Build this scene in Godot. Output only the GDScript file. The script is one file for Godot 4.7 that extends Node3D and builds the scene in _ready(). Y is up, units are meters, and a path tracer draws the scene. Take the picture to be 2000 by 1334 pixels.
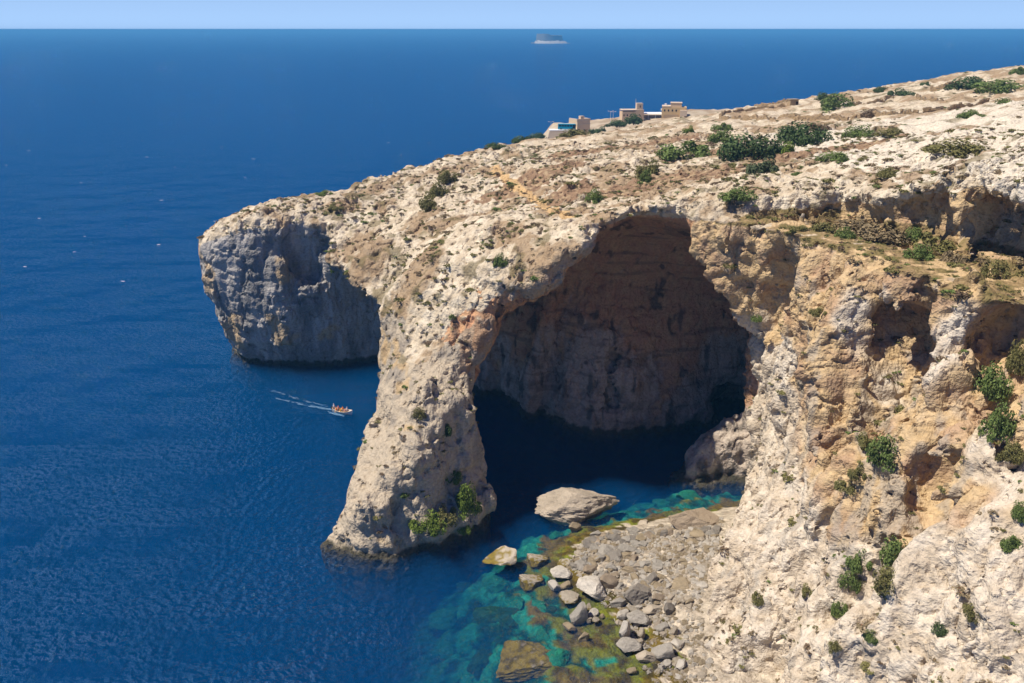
extends Node3D

# ---------------------------------------------------------------- terrain frame
const FINE := 0.3                      # cell of the rock mesh, metres
const SUB := 4                          # fine cells to one cell of the coarse lattice
const COARSE := 1.2
const ORG := Vector3(-84.0, -9.1, -250.6)
const NX := 147
const NY := 66
const NZ := 166
const PSTEP := 2.8                      # spacing of the plan distance grids
const PNX := 64
const PNZ := 72
const LEVELS := [0.0, 10.0, 20.0, 30.0, 40.0, 46.0, 51.4, 52.2, 57.0]
const EYE := Vector3(0, 80, 0)
const FOCAL := 1650.0                   # in pixels of the 2000 pixel wide photograph

var plan := []                          # contours of the headland by level, each a list of PackedVector2Array
var plan_d := []                        # their signed distances on a grid
var lattice := PackedFloat32Array()     # coarse field of the rock
var slabs := []                         # what the meshing tasks made
var path := []                          # the sandy path over the plateau, in plan
var fields := []                        # patches of brown earth: middle, half sizes, turn
var bed := []                           # the same for the sea bed
var hill_w := PackedFloat64Array()      # weights of the thin plate that carries the top
var hill_at := PackedVector2Array()
var hill_grid := PackedFloat32Array()
const HX0 := -90.0
const HZ0 := -470.0
const HSTEP := 3.0
const HNX := 150
const HNZ := 145

var n_big := FastNoiseLite.new()
var n_mid := FastNoiseLite.new()
var n_fine := FastNoiseLite.new()
var n_cell := FastNoiseLite.new()
var n_crack := FastNoiseLite.new()
var n_hue := FastNoiseLite.new()
var n_spot := FastNoiseLite.new()
var M := {}
var taken := {}
var rng := RandomNumberGenerator.new()


func _ready() -> void:
	rng.seed = 7
	set_camera()
	set_sky()
	set_noises()
	make_materials()
	build_plan()
	build_hill()
	build_lattice()
	build_headland()
	build_plateau()
	build_bed()
	build_sea()
	make_shapes()
	build_stones()
	build_plants()
	build_village()
	build_walls()
	build_boat()
	build_islet()
	build_foam()


# ---------------------------------------------------------------- camera, sky, sun
func set_camera() -> void:
	var cam := Camera3D.new()
	cam.name = "camera"
	cam.position = EYE
	cam.rotation.x = -atan(610.0 / FOCAL)
	cam.fov = rad_to_deg(2.0 * atan(667.0 / FOCAL))
	cam.near = 1.0
	cam.far = 90000.0
	add_child(cam)
	cam.current = true


func set_sky() -> void:
	var e := Environment.new()
	e.background_mode = Environment.BG_SKY
	var m := ProceduralSkyMaterial.new()
	m.sky_top_color = Color(0.04, 0.17, 0.48)
	m.sky_horizon_color = Color(0.60, 0.735, 0.895)
	m.sky_curve = 0.13
	m.ground_bottom_color = Color(0.05, 0.15, 0.3)
	m.ground_horizon_color = Color(0.60, 0.735, 0.895)
	m.sun_angle_max = 2.0
	m.energy_multiplier = 1.0
	var s := Sky.new()
	s.sky_material = m
	e.sky = s
	e.tonemap_mode = Environment.TONE_MAPPER_LINEAR
	e.tonemap_exposure = 1.34
	e.volumetric_fog_enabled = true
	e.volumetric_fog_density = 0.0
	e.fog_enabled = true
	e.fog_density = 0.00017
	e.fog_light_color = Color(0.43, 0.765, 1.0)
	e.sdfgi_enabled = true
	e.ssao_enabled = true
	e.ssil_enabled = true
	var w := WorldEnvironment.new()
	w.name = "world"
	w.environment = e
	add_child(w)
	var sun := DirectionalLight3D.new()
	sun.name = "sun"
	sun.light_energy = 1.5
	sun.light_color = Color(1.0, 0.965, 0.91)
	sun.light_angular_distance = 0.5
	sun.shadow_enabled = true
	var el := deg_to_rad(60.0)
	var to_sun := Vector3(-0.985 * cos(el), sin(el), 0.17 * cos(el))
	sun.look_at_from_position(to_sun * 500.0, Vector3.ZERO)
	add_child(sun)


# ---------------------------------------------------------------- helpers
func set_noises() -> void:
	for a in [[n_big, 11, 0.055, 3], [n_mid, 12, 0.16, 3], [n_fine, 13, 0.55, 3], [n_hue, 15, 0.05, 3], [n_spot, 16, 0.35, 3]]:
		var n: FastNoiseLite = a[0]
		n.seed = a[1]
		n.frequency = a[2]
		n.noise_type = FastNoiseLite.TYPE_SIMPLEX_SMOOTH
		n.fractal_octaves = a[3]
	n_cell.seed = 14
	n_cell.noise_type = FastNoiseLite.TYPE_CELLULAR
	n_cell.cellular_return_type = FastNoiseLite.RETURN_DISTANCE2_SUB
	n_cell.frequency = 0.24
	n_cell.fractal_type = FastNoiseLite.FRACTAL_NONE
	n_cell.domain_warp_enabled = true
	n_cell.domain_warp_amplitude = 2.0
	n_cell.domain_warp_frequency = 0.25
	n_cell.domain_warp_fractal_type = FastNoiseLite.DOMAIN_WARP_FRACTAL_NONE
	n_crack.seed = 21
	n_crack.noise_type = FastNoiseLite.TYPE_CELLULAR
	n_crack.cellular_return_type = FastNoiseLite.RETURN_DISTANCE2_SUB
	n_crack.frequency = 0.7
	n_crack.fractal_type = FastNoiseLite.FRACTAL_NONE


func ray(u: float, v: float) -> Vector3:
	var p := atan(610.0 / FOCAL)
	var a := (u - 1000.0) / FOCAL
	var b := (667.0 - v) / FOCAL
	return Vector3(a, -sin(p) + cos(p) * b, -(cos(p) + sin(p) * b))


func at_y(u: float, v: float, y: float) -> Vector3:
	var d := ray(u, v)
	return EYE + d * ((y - EYE.y) / d.y)


func at_z(u: float, v: float, z: float) -> Vector3:
	var d := ray(u, v)
	return EYE + d * (z / d.z)


func numbered(called: String) -> String:
	var n: int = taken.get(called, 0)
	taken[called] = n + 1
	return called if n == 0 else "%s_%03d" % [called, n]


func tag(o: Node, label: String, category := "", group := "", kind := "") -> Node:
	o.set_meta("label", label)
	if category:
		o.set_meta("category", category)
	if group:
		o.set_meta("group", group)
	if kind:
		o.set_meta("kind", kind)
	return o


func mesh_of(v: PackedVector3Array, idx: PackedInt32Array, nor = null, col = null) -> ArrayMesh:
	var a := []
	a.resize(Mesh.ARRAY_MAX)
	a[Mesh.ARRAY_VERTEX] = v
	if nor != null:
		a[Mesh.ARRAY_NORMAL] = nor
	if col != null:
		a[Mesh.ARRAY_COLOR] = col
	a[Mesh.ARRAY_INDEX] = idx
	var m := ArrayMesh.new()
	m.add_surface_from_arrays(Mesh.PRIMITIVE_TRIANGLES, a)
	return m


func put(called: String, m: Mesh, mat: Material, parent: Node = self) -> MeshInstance3D:
	var o := MeshInstance3D.new()
	o.name = numbered(called) if parent == self else called
	o.mesh = m
	o.material_override = mat
	parent.add_child(o, true)
	return o


func noise_tex(size: int, freq: float, seed_: int, type := FastNoiseLite.TYPE_SIMPLEX_SMOOTH, oct := 5, ramp: Gradient = null, ridged := false) -> ImageTexture:
	var n := FastNoiseLite.new()
	n.noise_type = type
	n.seed = seed_
	n.frequency = freq
	n.fractal_octaves = oct
	if ridged:
		n.fractal_type = FastNoiseLite.FRACTAL_RIDGED
	if type == FastNoiseLite.TYPE_CELLULAR:
		n.cellular_return_type = FastNoiseLite.RETURN_DISTANCE2_SUB
	var im := n.get_seamless_image(size, size, false, false, 0.1, true)
	if ramp:
		var out := Image.create(size, size, false, Image.FORMAT_RGB8)
		var lut := []
		for i in 256:
			lut.append(ramp.sample(i / 255.0))
		var d := im.get_data()
		var b := PackedByteArray()
		b.resize(size * size * 3)
		for i in size * size:
			var c: Color = lut[d[i]]
			b[i * 3] = c.r8
			b[i * 3 + 1] = c.g8
			b[i * 3 + 2] = c.b8
		out.set_data(size, size, false, Image.FORMAT_RGB8, b)
		im = out
	return ImageTexture.create_from_image(im)


func wave_tex(size: int, freq: float) -> ImageTexture:
	# short crested wind waves: sharper tops than troughs
	var n := FastNoiseLite.new()
	n.noise_type = FastNoiseLite.TYPE_SIMPLEX_SMOOTH
	n.seed = 8
	n.frequency = freq
	n.fractal_octaves = 5
	n.fractal_gain = 0.5
	var im := n.get_seamless_image(size, size, false, false, 0.15, true)
	var h := im.get_data()
	var b := PackedByteArray()
	b.resize(size * size * 3)
	for y in size:
		for x in size:
			var o := y * size
			var up := ((y + size - 2) % size) * size + x
			var dn := ((y + 2) % size) * size + x
			var q := Vector3((h[o + (x + size - 2) % size] - h[o + (x + 2) % size]) * 0.08, (h[up] - h[dn]) * 0.08, 1.0).normalized()
			var at := (o + x) * 3
			b[at] = int(q.x * 127.0 + 128.0)
			b[at + 1] = int(q.y * 127.0 + 128.0)
			b[at + 2] = int(q.z * 127.0 + 128.0)
	return ImageTexture.create_from_image(Image.create_from_data(size, size, false, Image.FORMAT_RGB8, b))


func make_materials() -> void:
	var g := Gradient.new()
	g.offsets = PackedFloat32Array([0.0, 0.25, 0.5, 0.8, 1.0])
	g.colors = PackedColorArray([Color(0.62, 0.59, 0.55), Color(0.86, 0.84, 0.81), Color(0.95, 0.94, 0.92), Color(1, 0.99, 0.97), Color(0.9, 0.86, 0.8)])
	var r := StandardMaterial3D.new()
	r.resource_name = "limestone"
	r.vertex_color_use_as_albedo = true
	r.albedo_texture = noise_tex(1024, 0.02, 3, FastNoiseLite.TYPE_SIMPLEX_SMOOTH, 6, g)
	r.roughness = 0.95
	r.metallic_specular = 0.2
	r.uv1_triplanar = true
	r.uv1_world_triplanar = true
	r.uv1_scale = Vector3.ONE / 13.0
	r.heightmap_enabled = true
	r.heightmap_texture = noise_tex(1024, 0.022, 5, FastNoiseLite.TYPE_SIMPLEX_SMOOTH, 6)
	r.heightmap_scale = 28.0
	M.rock = r

	var s := StandardMaterial3D.new()
	s.resource_name = "sea_water"
	s.albedo_color = Color(0.0, 0.045, 0.19).linear_to_srgb()
	s.roughness = 0.08
	s.metallic_specular = 0.3
	s.uv1_triplanar = true
	s.uv1_world_triplanar = true
	s.uv1_scale = Vector3.ONE / 27.0
	s.normal_enabled = true
	s.normal_texture = wave_tex(1024, 0.015)
	s.normal_scale = 1.0
	M.sea = s
	var c: StandardMaterial3D = s.duplicate()
	c.resource_name = "clear_water"
	c.transparency = BaseMaterial3D.TRANSPARENCY_ALPHA
	c.albedo_color = Color(Color(0.0, 0.06, 0.22).linear_to_srgb(), 0.09)
	c.roughness = 0.05
	M.clear = c


# ---------------------------------------------------------------- shape of the headland
func build_plan() -> void:
	var back := [90, -44, 130, -44, 360, -44, 360, -440, 60, -440, 20, -300, -7, -252, -21, -241, -40, -228, -50, -221]
	var raw := [
		# y 0
		[[-75, -209, -69.5, -202, -57, -198, -46.6, -198.5, -35, -204, -20, -200, -12, -190, -6.6, -181, 0, -175.2, 8.8, -164.5, 16.2, -160, 24.7, -159.6, 36.2, -163.3, 44.4, -165.6, 50, -172, 53, -165, 50, -155, 46, -151, 36, -150, 30, -144, 30, -141, 35, -138.6, 43.4, -139.5, 44, -138, 38.5, -128, 33, -117, 28.6, -106.5, 26.9, -98.4, 26.7, -88, 30, -70, 38, -54, 50, -44, "b", -74, -216],
		 [-31.2, -118, -26, -115.8, -18, -116.2, -10, -119, -5.5, -123, -3, -129, -6, -140, -15, -146, -24, -143, -29, -130]],
		# y 10
		[[-77.5, -207, -73, -200.5, -58, -197, -47, -198, -36, -204, -20, -201, -12, -191, -6, -182, 0, -177, 9, -167, 17, -162.5, 25, -162, 36, -165.5, 45, -168, 51, -170, 52, -160, 48, -150, 45, -144, 44.6, -137, 40, -122, 34, -106, 33, -94, 33.7, -80, 38, -62, 48, -46, "b", -75, -215],
		 [-26.5, -124.5, -22, -120, -16.5, -119.5, -8, -122, -4.9, -129, -6, -142, -14, -150, -24, -146, -27, -136]],
		# y 20
		[[-78.8, -205, -74.5, -199, -60, -196, -48, -197, -38, -203, -20, -200, -12, -191, -7, -183, 0, -178.5, 9, -170, 17, -166, 26, -166, 37, -168, 46, -170, 51, -168, 52, -158, 48, -147, 44.6, -137.8, 39.5, -111, 38.6, -91, 38.6, -72, 45, -55, 54, -44, "b", -77, -214],
		 [-24, -138, -19, -129, -13, -123.4, -8, -125, -6.5, -130, -6, -142, -12, -156, -22, -160, -27, -152]],
		# y 30
		[[-78.5, -204.5, -75, -199, -62, -196, -50, -198, -45, -201, -43, -190, -38.6, -176, -25.5, -154, -13.5, -139.6, -6.5, -136, -2.2, -136, -1.5, -138.5, -3, -145, -6, -154, -8, -165, -5, -175, 2, -178, 12, -173, 26, -171, 38, -171, 46, -169, 50, -162, 48, -150, 44, -140, 41, -134, 41.5, -127, 42.4, -115, 43, -92.7, 43.4, -71, 50, -55, 60, -44, "b", -77, -214]],
		# y 40
		[[-76, -204, -73, -200, -62, -197, -52, -200, -49, -201, -32, -176, -19, -154.5, -5, -139, -1, -136, 4, -134.6, 8, -136, 8.6, -139, 7, -150, 6, -162, 12, -167, 24, -166, 35, -163, 39, -156, 37, -146, 33.5, -138, 33.5, -134, 37, -131, 40.5, -128, 41.5, -122, 43.9, -114, 48.9, -98, 51.6, -80, 58, -60, 68, -44, "b", -76, -213]],
		# y 46
		[[-76, -204, -73, -200, -62, -197, -52, -200, -49, -201, -32, -176, -19, -154.5, -5, -139, 3, -134.6, 8, -134.8, 13.2, -137, 14, -141, 13.5, -150, 16, -157, 24, -158, 30, -155, 33, -148, 31, -140, 30.5, -136, 35, -132.5, 39, -130, 42, -124, 45, -116, 50, -104, 53, -92, 58, -75, 66, -58, 76, -44, "b", -76, -213]],
		# y 51.4, the rim of the ledge
		[[-76, -204, -73, -200, -62, -197, -52, -200, -49, -201, -32, -176, -19, -154.5, -5, -139, 3, -134, 10, -135.5, 19, -139, 24, -140.5, 29, -138.5, 32, -135, 36, -132, 40, -128.8, 43, -123.2, 46.2, -115.8, 51.2, -104, 54.3, -92, 59.5, -75.5, 68, -58, 78, -44, "b", -76, -213]],
		# y 52.2, the back of the ledge
		[[-76, -204, -73, -200, -62, -197, -52, -200, -49, -201, -32, -176, -19, -154.5, -5, -139, 3, -134, 10, -135.5, 19, -139, 29, -139.5, 34, -137, 42, -134.5, 50, -129.8, 55.5, -121.5, 59.5, -110, 63, -98, 72, -78, 80, -58, 90, -45, "b", -76, -213]],
		# y 57
		[[-76, -204, -73, -200, -62, -197, -52, -200, -49, -201, -32, -176, -19, -154.5, -5, -139, 3, -134, 10, -135.5, 19, -139, 30, -139.5, 40, -134.8, 50, -128.2, 54.3, -120, 56.3, -110, 59.5, -96, 66, -77, 75, -58, 84, -44, "b", -76, -213]],
	]
	for level in raw:
		var rings := []
		for ring in level:
			var flat := []
			for x in ring:
				if x is String:
					flat.append_array(back)
				else:
					flat.append(x)
			var pts := PackedVector2Array()
			for i in range(0, flat.size(), 2):
				pts.append(Vector2(flat[i], flat[i + 1]))
			rings.append(pts)
		plan.append(rings)
		plan_d.append(null)
	run_all(plan_task, plan.size())


func run_all(what: Callable, count: int) -> void:
	var id := WorkerThreadPool.add_group_task(what, count)
	WorkerThreadPool.wait_for_group_task_completion(id)


func ring_distance(rings: Array, p: Vector2) -> float:
	var best := 1e12
	var inside := false
	for pts: PackedVector2Array in rings:
		var a := pts[pts.size() - 1]
		for b in pts:
			var ab := b - a
			var ap := p - a
			best = minf(best, (ap - ab * clampf(ap.dot(ab) / ab.length_squared(), 0.0, 1.0)).length_squared())
			if (a.y > p.y) != (b.y > p.y) and p.x < a.x + ab.x * (p.y - a.y) / ab.y:
				inside = not inside
			a = b
	return -sqrt(best) if inside else sqrt(best)


func plan_task(l: int) -> void:
	var out := PackedFloat32Array()
	out.resize(PNX * PNZ)
	for j in PNZ:
		for i in PNX:
			out[j * PNX + i] = ring_distance(plan[l], Vector2(ORG.x + i * PSTEP, ORG.z + j * PSTEP))
	plan_d[l] = out


func tps(r2: float) -> float:
	return 0.0 if r2 < 1e-9 else 0.5 * r2 * log(r2)


func thin_plate(k: Array, soft: float) -> Array:
	var n := k.size() / 3
	var m := n + 3
	var a := []
	var at := PackedVector2Array()
	for i in n:
		at.append(Vector2(k[i * 3], k[i * 3 + 2]))
	for i in m:
		var row := PackedFloat64Array()
		row.resize(m + 1)
		for j in m:
			if i < n and j < n:
				row[j] = tps(at[i].distance_squared_to(at[j])) + (soft if i == j else 0.0)
			elif i < n or j < n:
				var p := at[mini(i, j)]
				row[j] = [1.0, p.x, p.y][maxi(i, j) - n]
		row[m] = k[i * 3 + 1] if i < n else 0.0
		a.append(row)
	for c in m:
		var best := c
		for i in range(c + 1, m):
			if absf(a[i][c]) > absf(a[best][c]):
				best = i
		var swap = a[c]
		a[c] = a[best]
		a[best] = swap
		for i in m:
			if i != c and a[i][c] != 0.0:
				var q: float = a[i][c] / a[c][c]
				for j in range(c, m + 1):
					a[i][j] -= q * a[c][j]
	var w := PackedFloat64Array()
	w.resize(m)
	for i in m:
		w[i] = a[i][m] / a[i][i]
	return [at, w]


func plate_at(fit: Array, p: Vector2) -> float:
	var at: PackedVector2Array = fit[0]
	var w: PackedFloat64Array = fit[1]
	var n := at.size()
	var s := w[n] + w[n + 1] * p.x + w[n + 2] * p.y
	for q in n:
		s += w[q] * tps(p.distance_squared_to(at[q]))
	return s


func build_hill() -> void:
	# points of the ground along the top: x, y, z
	var k := [
		-75, 33.3, -203, -71, 36.2, -203, -62, 38.9, -202, -53.3, 39.8, -203, -74, 34.8, -212, -50.3, 40.1, -215, -40.3, 41.6, -222, -21, 45, -235, -7.3, 48.1, -245,
		-42.6, 31.5, -190, -35, 26.5, -178, -28, 24.5, -165, -25.5, 30, -154, -13.5, 30.5, -139.6, -6.5, 32.5, -136, -3.2, 36.6, -136, 0.5, 40.9, -136, -32.6, 40, -176, -19, 40, -154.5, -6, 40, -139, 4.2, 43.4, -136,
		-16, 29, -128, -23, 27, -140, -15, 26, -114, -8, 31, -124, -30, 22, -116, -60, 36, -190, -50, 25, -160, -45, 20, -130,
		-11.6, 42.7, -190, 0, 44.7, -180, 9.8, 47.6, -160, 9.8, 48, -136.8, 18.5, 50.2, -152, 17.7, 51.6, -138.5, 29.6, 53, -143, 0, 46.9, -215, 12, 49.2, -200, 14.3, 48.7, -240, 25.7, 50.7, -215, 31.7, 51.5, -175,
		38.4, 52, -215, 47.9, 51.1, -270, 38.7, 54.7, -142, 47.8, 55.5, -131, 52.4, 53.5, -195, 73.2, 52.7, -270, 64.5, 55.5, -180, 105.7, 53.1, -300,
		56.7, 58.5, -125, 57, 64, -108, 89.8, 59.7, -190, 149, 59, -320, 67.5, 64.6, -113, 105.7, 63.8, -180, 190.7, 66, -340, 32, 45.8, -300, 66, 48.1, -330, 102.5, 51.6, -350, 64, 65, -90, 80, 66, -70, 120, 68, -80,
		40, 30, -400, 120, 40, -430, 220, 55, -430, 300, 72, -300, 300, 74, -150, 48, 54, -110, 42, 54, -90,
	]
	var fit := thin_plate(k, 20.0)
	hill_at = fit[0]
	hill_w = fit[1]
	hill_grid.resize(HNX * HNZ)
	slabs = []
	slabs.resize(HNZ)
	run_all(hill_task, HNZ)
	for j in HNZ:
		for i in HNX:
			hill_grid[j * HNX + i] = slabs[j][i]


func hill_task(j: int) -> void:
	var out := PackedFloat32Array()
	out.resize(HNX)
	var n := hill_at.size()
	for i in HNX:
		var p := Vector2(HX0 + i * HSTEP, HZ0 + j * HSTEP)
		var s := hill_w[n] + hill_w[n + 1] * p.x + hill_w[n + 2] * p.y
		for q in n:
			s += hill_w[q] * tps(p.distance_squared_to(hill_at[q]))
		out[i] = s
	slabs[j] = out


func hill(x: float, z: float) -> float:
	var u := clampf((x - HX0) / HSTEP, 0.0, HNX - 1.001)
	var v := clampf((z - HZ0) / HSTEP, 0.0, HNZ - 1.001)
	var i := int(u)
	var j := int(v)
	var o := j * HNX + i
	u -= i
	v -= j
	return lerpf(lerpf(hill_grid[o], hill_grid[o + 1], u), lerpf(hill_grid[o + HNX], hill_grid[o + HNX + 1], u), v)


func plan_at(l: int, x: float, z: float) -> float:
	var u := clampf((x - ORG.x) / PSTEP, 0.0, PNX - 1.001)
	var v := clampf((z - ORG.z) / PSTEP, 0.0, PNZ - 1.001)
	var i := int(u)
	var j := int(v)
	var o := j * PNX + i
	var d: PackedFloat32Array = plan_d[l]
	u -= i
	v -= j
	return lerpf(lerpf(d[o], d[o + 1], u), lerpf(d[o + PNX], d[o + PNX + 1], u), v)


func smax(a: float, b: float, k: float) -> float:
	var h := maxf(k - absf(a - b), 0.0) / k
	return maxf(a, b) + h * h * k * 0.25


func smin(a: float, b: float, k: float) -> float:
	var h := maxf(k - absf(a - b), 0.0) / k
	return minf(a, b) - h * h * k * 0.25


func capsule(p: Vector3, a: Vector3, b: Vector3, ra: float, rb: float) -> float:
	var ab := b - a
	var t := clampf((p - a).dot(ab) / ab.length_squared(), 0.0, 1.0)
	return (p - a - ab * t).length() - lerpf(ra, rb, t)


# hollows (radius below zero) and ribs (above) on the walls: from, to, radius at each end
var forms := [
	# recess under the lip of the plateau, above the ledge
	[Vector3(42, 52.6, -135), Vector3(53, 53.2, -127), -2.0, -2.6],
	[Vector3(53, 53.6, -125), Vector3(58.5, 55.0, -112), -2.6, -3.6],
	[Vector3(60, 56.5, -109), Vector3(66, 58, -94), -4.6, -6.0],
	# shaded alcove right of the arch
	[Vector3(41, 45, -125.5), Vector3(41.5, 36, -128), -4.0, -3.8],
	[Vector3(37, 46, -130.5), Vector3(38.5, 40, -131), -2.2, -2.4],
	[Vector3(43.5, 48.5, -118.5), Vector3(43.8, 44.5, -117), -1.5, -1.8],
	[Vector3(40.5, 48, -122.5), Vector3(40.5, 44, -122), -1.2, -1.4],
	# great hollow in the near cliff, its ribs, and the gullies below
	[Vector3(50.8, 42.5, -105), Vector3(51.4, 37, -97.5), -5.6, -5.6],
	[Vector3(49.6, 36, -100), Vector3(47.4, 32, -97.5), -4.2, -3.0],
	[Vector3(46.6, 49.5, -112.3), Vector3(44.4, 42, -109.6), 2.5, 2.8],
	[Vector3(44.4, 42, -109.6), Vector3(41.2, 27, -101.6), 2.8, 2.0],
	[Vector3(55, 49, -95.4), Vector3(50.2, 40.5, -92), 2.4, 2.6],
	[Vector3(50.2, 40.5, -92), Vector3(43.2, 27, -86.5), 2.6, 2.1],
	[Vector3(43.5, 28.5, -98), Vector3(42.2, 25.0, -97), -2.4, -1.8],
	[Vector3(56.5, 47, -91.5), Vector3(52, 38.5, -81), -3.2, -3.0],
	[Vector3(48.6, 32.8, -84.5), Vector3(47, 30.5, -82), -2.6, -2.2],
	[Vector3(53, 49.5, -103), Vector3(48.5, 46, -107), -1.0, -1.3],
	[Vector3(55, 48.5, -99.5), Vector3(50.4, 44.5, -103), -0.9, -1.3],
	[Vector3(46, 31, -78), Vector3(36.6, 15, -82), -1.9, -1.6],
	[Vector3(45.5, 29, -74.5), Vector3(38, 17, -76), 1.5, 1.6],
	[Vector3(41, 22, -93), Vector3(36, 12, -92), -1.6, -1.3],
	[Vector3(36, 11, -99), Vector3(32, 5, -96), 1.5, 1.6],
	[Vector3(31, 4, -86), Vector3(33, 7, -83), -3.2, -2.6],
	# leg of the arch: gully, terrace and knob
	[Vector3(-6.6, 27, -128), Vector3(-7.4, 18, -124.6), -2.2, -3.2],
	[Vector3(-7.4, 18, -124.6), Vector3(-8.2, 10, -122.6), -3.2, -2.8],
	[Vector3(-14.5, 24, -129.5), Vector3(-15.5, 15, -121.8), 1.6, 1.8],
	[Vector3(-15.5, 15, -121.8), Vector3(-21, 8, -118.8), 1.8, 1.6],
	[Vector3(-14, 3.2, -120.6), Vector3(-8, 4.0, -123.2), 3.2, 3.4],
	[Vector3(-4.2, 3.5, -127.3), Vector3(-4.4, 6.0, -127.5), 2.4, 2.0],
	[Vector3(-24, 5, -119.6), Vector3(-19, 13, -121), 2.2, 1.8],
	# far cliff: vertical bay and its shoulder
	[Vector3(-51.5, 38, -197), Vector3(-50, 24, -199), -2.6, -3.2],
	[Vector3(-57, 26, -198), Vector3(-56, 8, -199), 3.4, 4.0],
	[Vector3(-76.5, 14, -202), Vector3(-76, 9, -203), -1.8, -1.4],
	# the rock foot at the right of the cave
	[Vector3(34, 0.5, -142), Vector3(43.5, 6.0, -146), 2.6, 4.2],
	[Vector3(6, 33, -172), Vector3(8.5, 8, -167.5), -2.0, -2.2],
	[Vector3(20, 30, -167.5), Vector3(21, 6, -163.5), -1.2, -1.4],
	# cave: pillars and hollows of the back wall
	[Vector3(-3, 30, -172), Vector3(-6, 0, -178), -3.0, -4.0],
	[Vector3(10, 34, -171), Vector3(4, 0, -171.5), 2.4, 3.0],
	[Vector3(47, 4, -170), Vector3(50, 1, -172), -4.0, -5.0],
	[Vector3(45.5, 24, -146), Vector3(46.5, 4, -145), 1.8, 3.2],
]


func build_lattice() -> void:
	slabs = []
	slabs.resize(NZ)
	run_all(lattice_task, NZ)
	for s in slabs:
		lattice.append_array(s)


func lattice_task(k: int) -> void:
	var out := PackedFloat32Array()
	out.resize(NX * NY)
	var z := ORG.z + k * COARSE
	var lv := PackedFloat32Array()
	lv.resize(LEVELS.size())
	for i in NX:
		var x := ORG.x + i * COARSE
		var near := []
		for f in forms:
			var r: float = maxf(absf(f[2]), absf(f[3])) + 2.5
			if x > minf(f[0].x, f[1].x) - r and x < maxf(f[0].x, f[1].x) + r and z > minf(f[0].z, f[1].z) - r and z < maxf(f[0].z, f[1].z) + r:
				near.append(f)
		for l in LEVELS.size():
			lv[l] = plan_at(l, x, z)
		var top := hill(x, z)
		for j in NY:
			var y := ORG.y + j * COARSE
			var d := lv[0]
			if y >= 57.0:
				d = lv[8]
			elif y > 0.0:
				var l := 0
				while y >= LEVELS[l + 1]:
					l += 1
				d = lerpf(lv[l], lv[l + 1], (y - LEVELS[l]) / (LEVELS[l + 1] - LEVELS[l]))
			if d > 9.0 or y - top > 9.0:
				out[i * NY + j] = 6.0
				continue
			var p := Vector3(x, y, z)
			for f in near:
				if f[2] < 0.0:
					d = smax(d, -capsule(p, f[0], f[1], -f[2], -f[3]), 1.5)
				else:
					d = smin(d, capsule(p, f[0], f[1], f[2], f[3]), 1.5)
			var w := n_big.get_noise_3d(x, y * 0.6, z)
			d += w * 1.8
			if x > 22.0 and z > -140.0 and y < top - 1.0:
				# gullies down the fall of the near cliff
				var g := n_mid.get_noise_3d(z * 0.9 + y * 0.25, y * 0.22, x * 0.2)
				d += (absf(g) - 0.22) * -5.0
			elif z < -138.0 or x < 0.0:
				d += n_mid.get_noise_3d(x * 0.7, y * 0.25, z * 0.7) * 0.8
			d = smax(d, (y - top) * 0.8 + n_big.get_noise_3d(x + 300, y, z) * 0.8, 2.0)
			out[i * NY + j] = d
	slabs[k] = out


func base_at(p: Vector3) -> float:
	var q := (p - ORG) / COARSE
	var i := int(q.x)
	var j := int(q.y)
	var k := int(q.z)
	if q.x < 0 or q.y < 0 or q.z < 0 or i >= NX - 1 or j >= NY - 1 or k >= NZ - 1:
		return 9.0
	var fx := q.x - i
	var fy := q.y - j
	var fz := q.z - k
	var o := (k * NX + i) * NY + j
	var o2 := o + NX * NY
	return lerpf(
		lerpf(lerpf(lattice[o], lattice[o + 1], fy), lerpf(lattice[o + NY], lattice[o + NY + 1], fy), fx),
		lerpf(lerpf(lattice[o2], lattice[o2 + 1], fy), lerpf(lattice[o2 + NY], lattice[o2 + NY + 1], fy), fx), fz)


func px_hit(u: float, v: float, near := 55.0) -> Vector3:
	# where the line of sight through a point of the photograph meets the rock
	var d := ray(u, v)
	var t := near
	while t < 420.0:
		var p := EYE + d * t
		if p.y < 0.0:
			return p
		if p.x > 88.0 or p.z < -246.0:
			if p.y < hill(p.x, p.z):
				return p
			t += 1.0
			continue
		var b := base_at(p)
		if b < 0.0:
			return p
		t += clampf(b * 0.5, 0.25, 2.0)
	return EYE + d * t


func relief(x: float, y: float, z: float) -> float:
	# swells, beds, blocks with joints between them, small cracks and solution pits
	var pit := n_spot.get_noise_3d(x + 90, y, z + 30) - 0.3
	var d := n_mid.get_noise_3d(x, y * 0.45, z) * 0.7 + n_fine.get_noise_3d(x, y * 0.7, z) * 0.36 - (n_cell.get_noise_3d(x, y * 0.45, z) + 0.7) * 0.85 - (n_crack.get_noise_3d(x, y * 0.6, z) + 0.75) * 0.34 + (pit * 2.6 if pit > 0.0 else 0.0)
	d += n_mid.get_noise_3d(x * 0.14, y * 2.1 + 50.0, z * 0.14) * 0.42
	if x > 22.0 and z > -140.0:
		var g := absf(n_mid.get_noise_3d(z * 2.1 + y * 0.5, y * 0.45, x * 0.5 + 20.0))
		d += maxf(0.0, 0.09 - g) * 9.0
	var line := absf(n_big.get_noise_3d(x * 1.5 + 70.0, y * 0.9, z * 1.5))
	d += maxf(0.0, 0.035 - line) * 22.0
	if y < 2.6:
		d += 0.75 * exp(-(y - 0.7) * (y - 0.7) * 1.6)
	return d


const BLK := 12                          # fine cells along a block: three coarse cells

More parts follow.
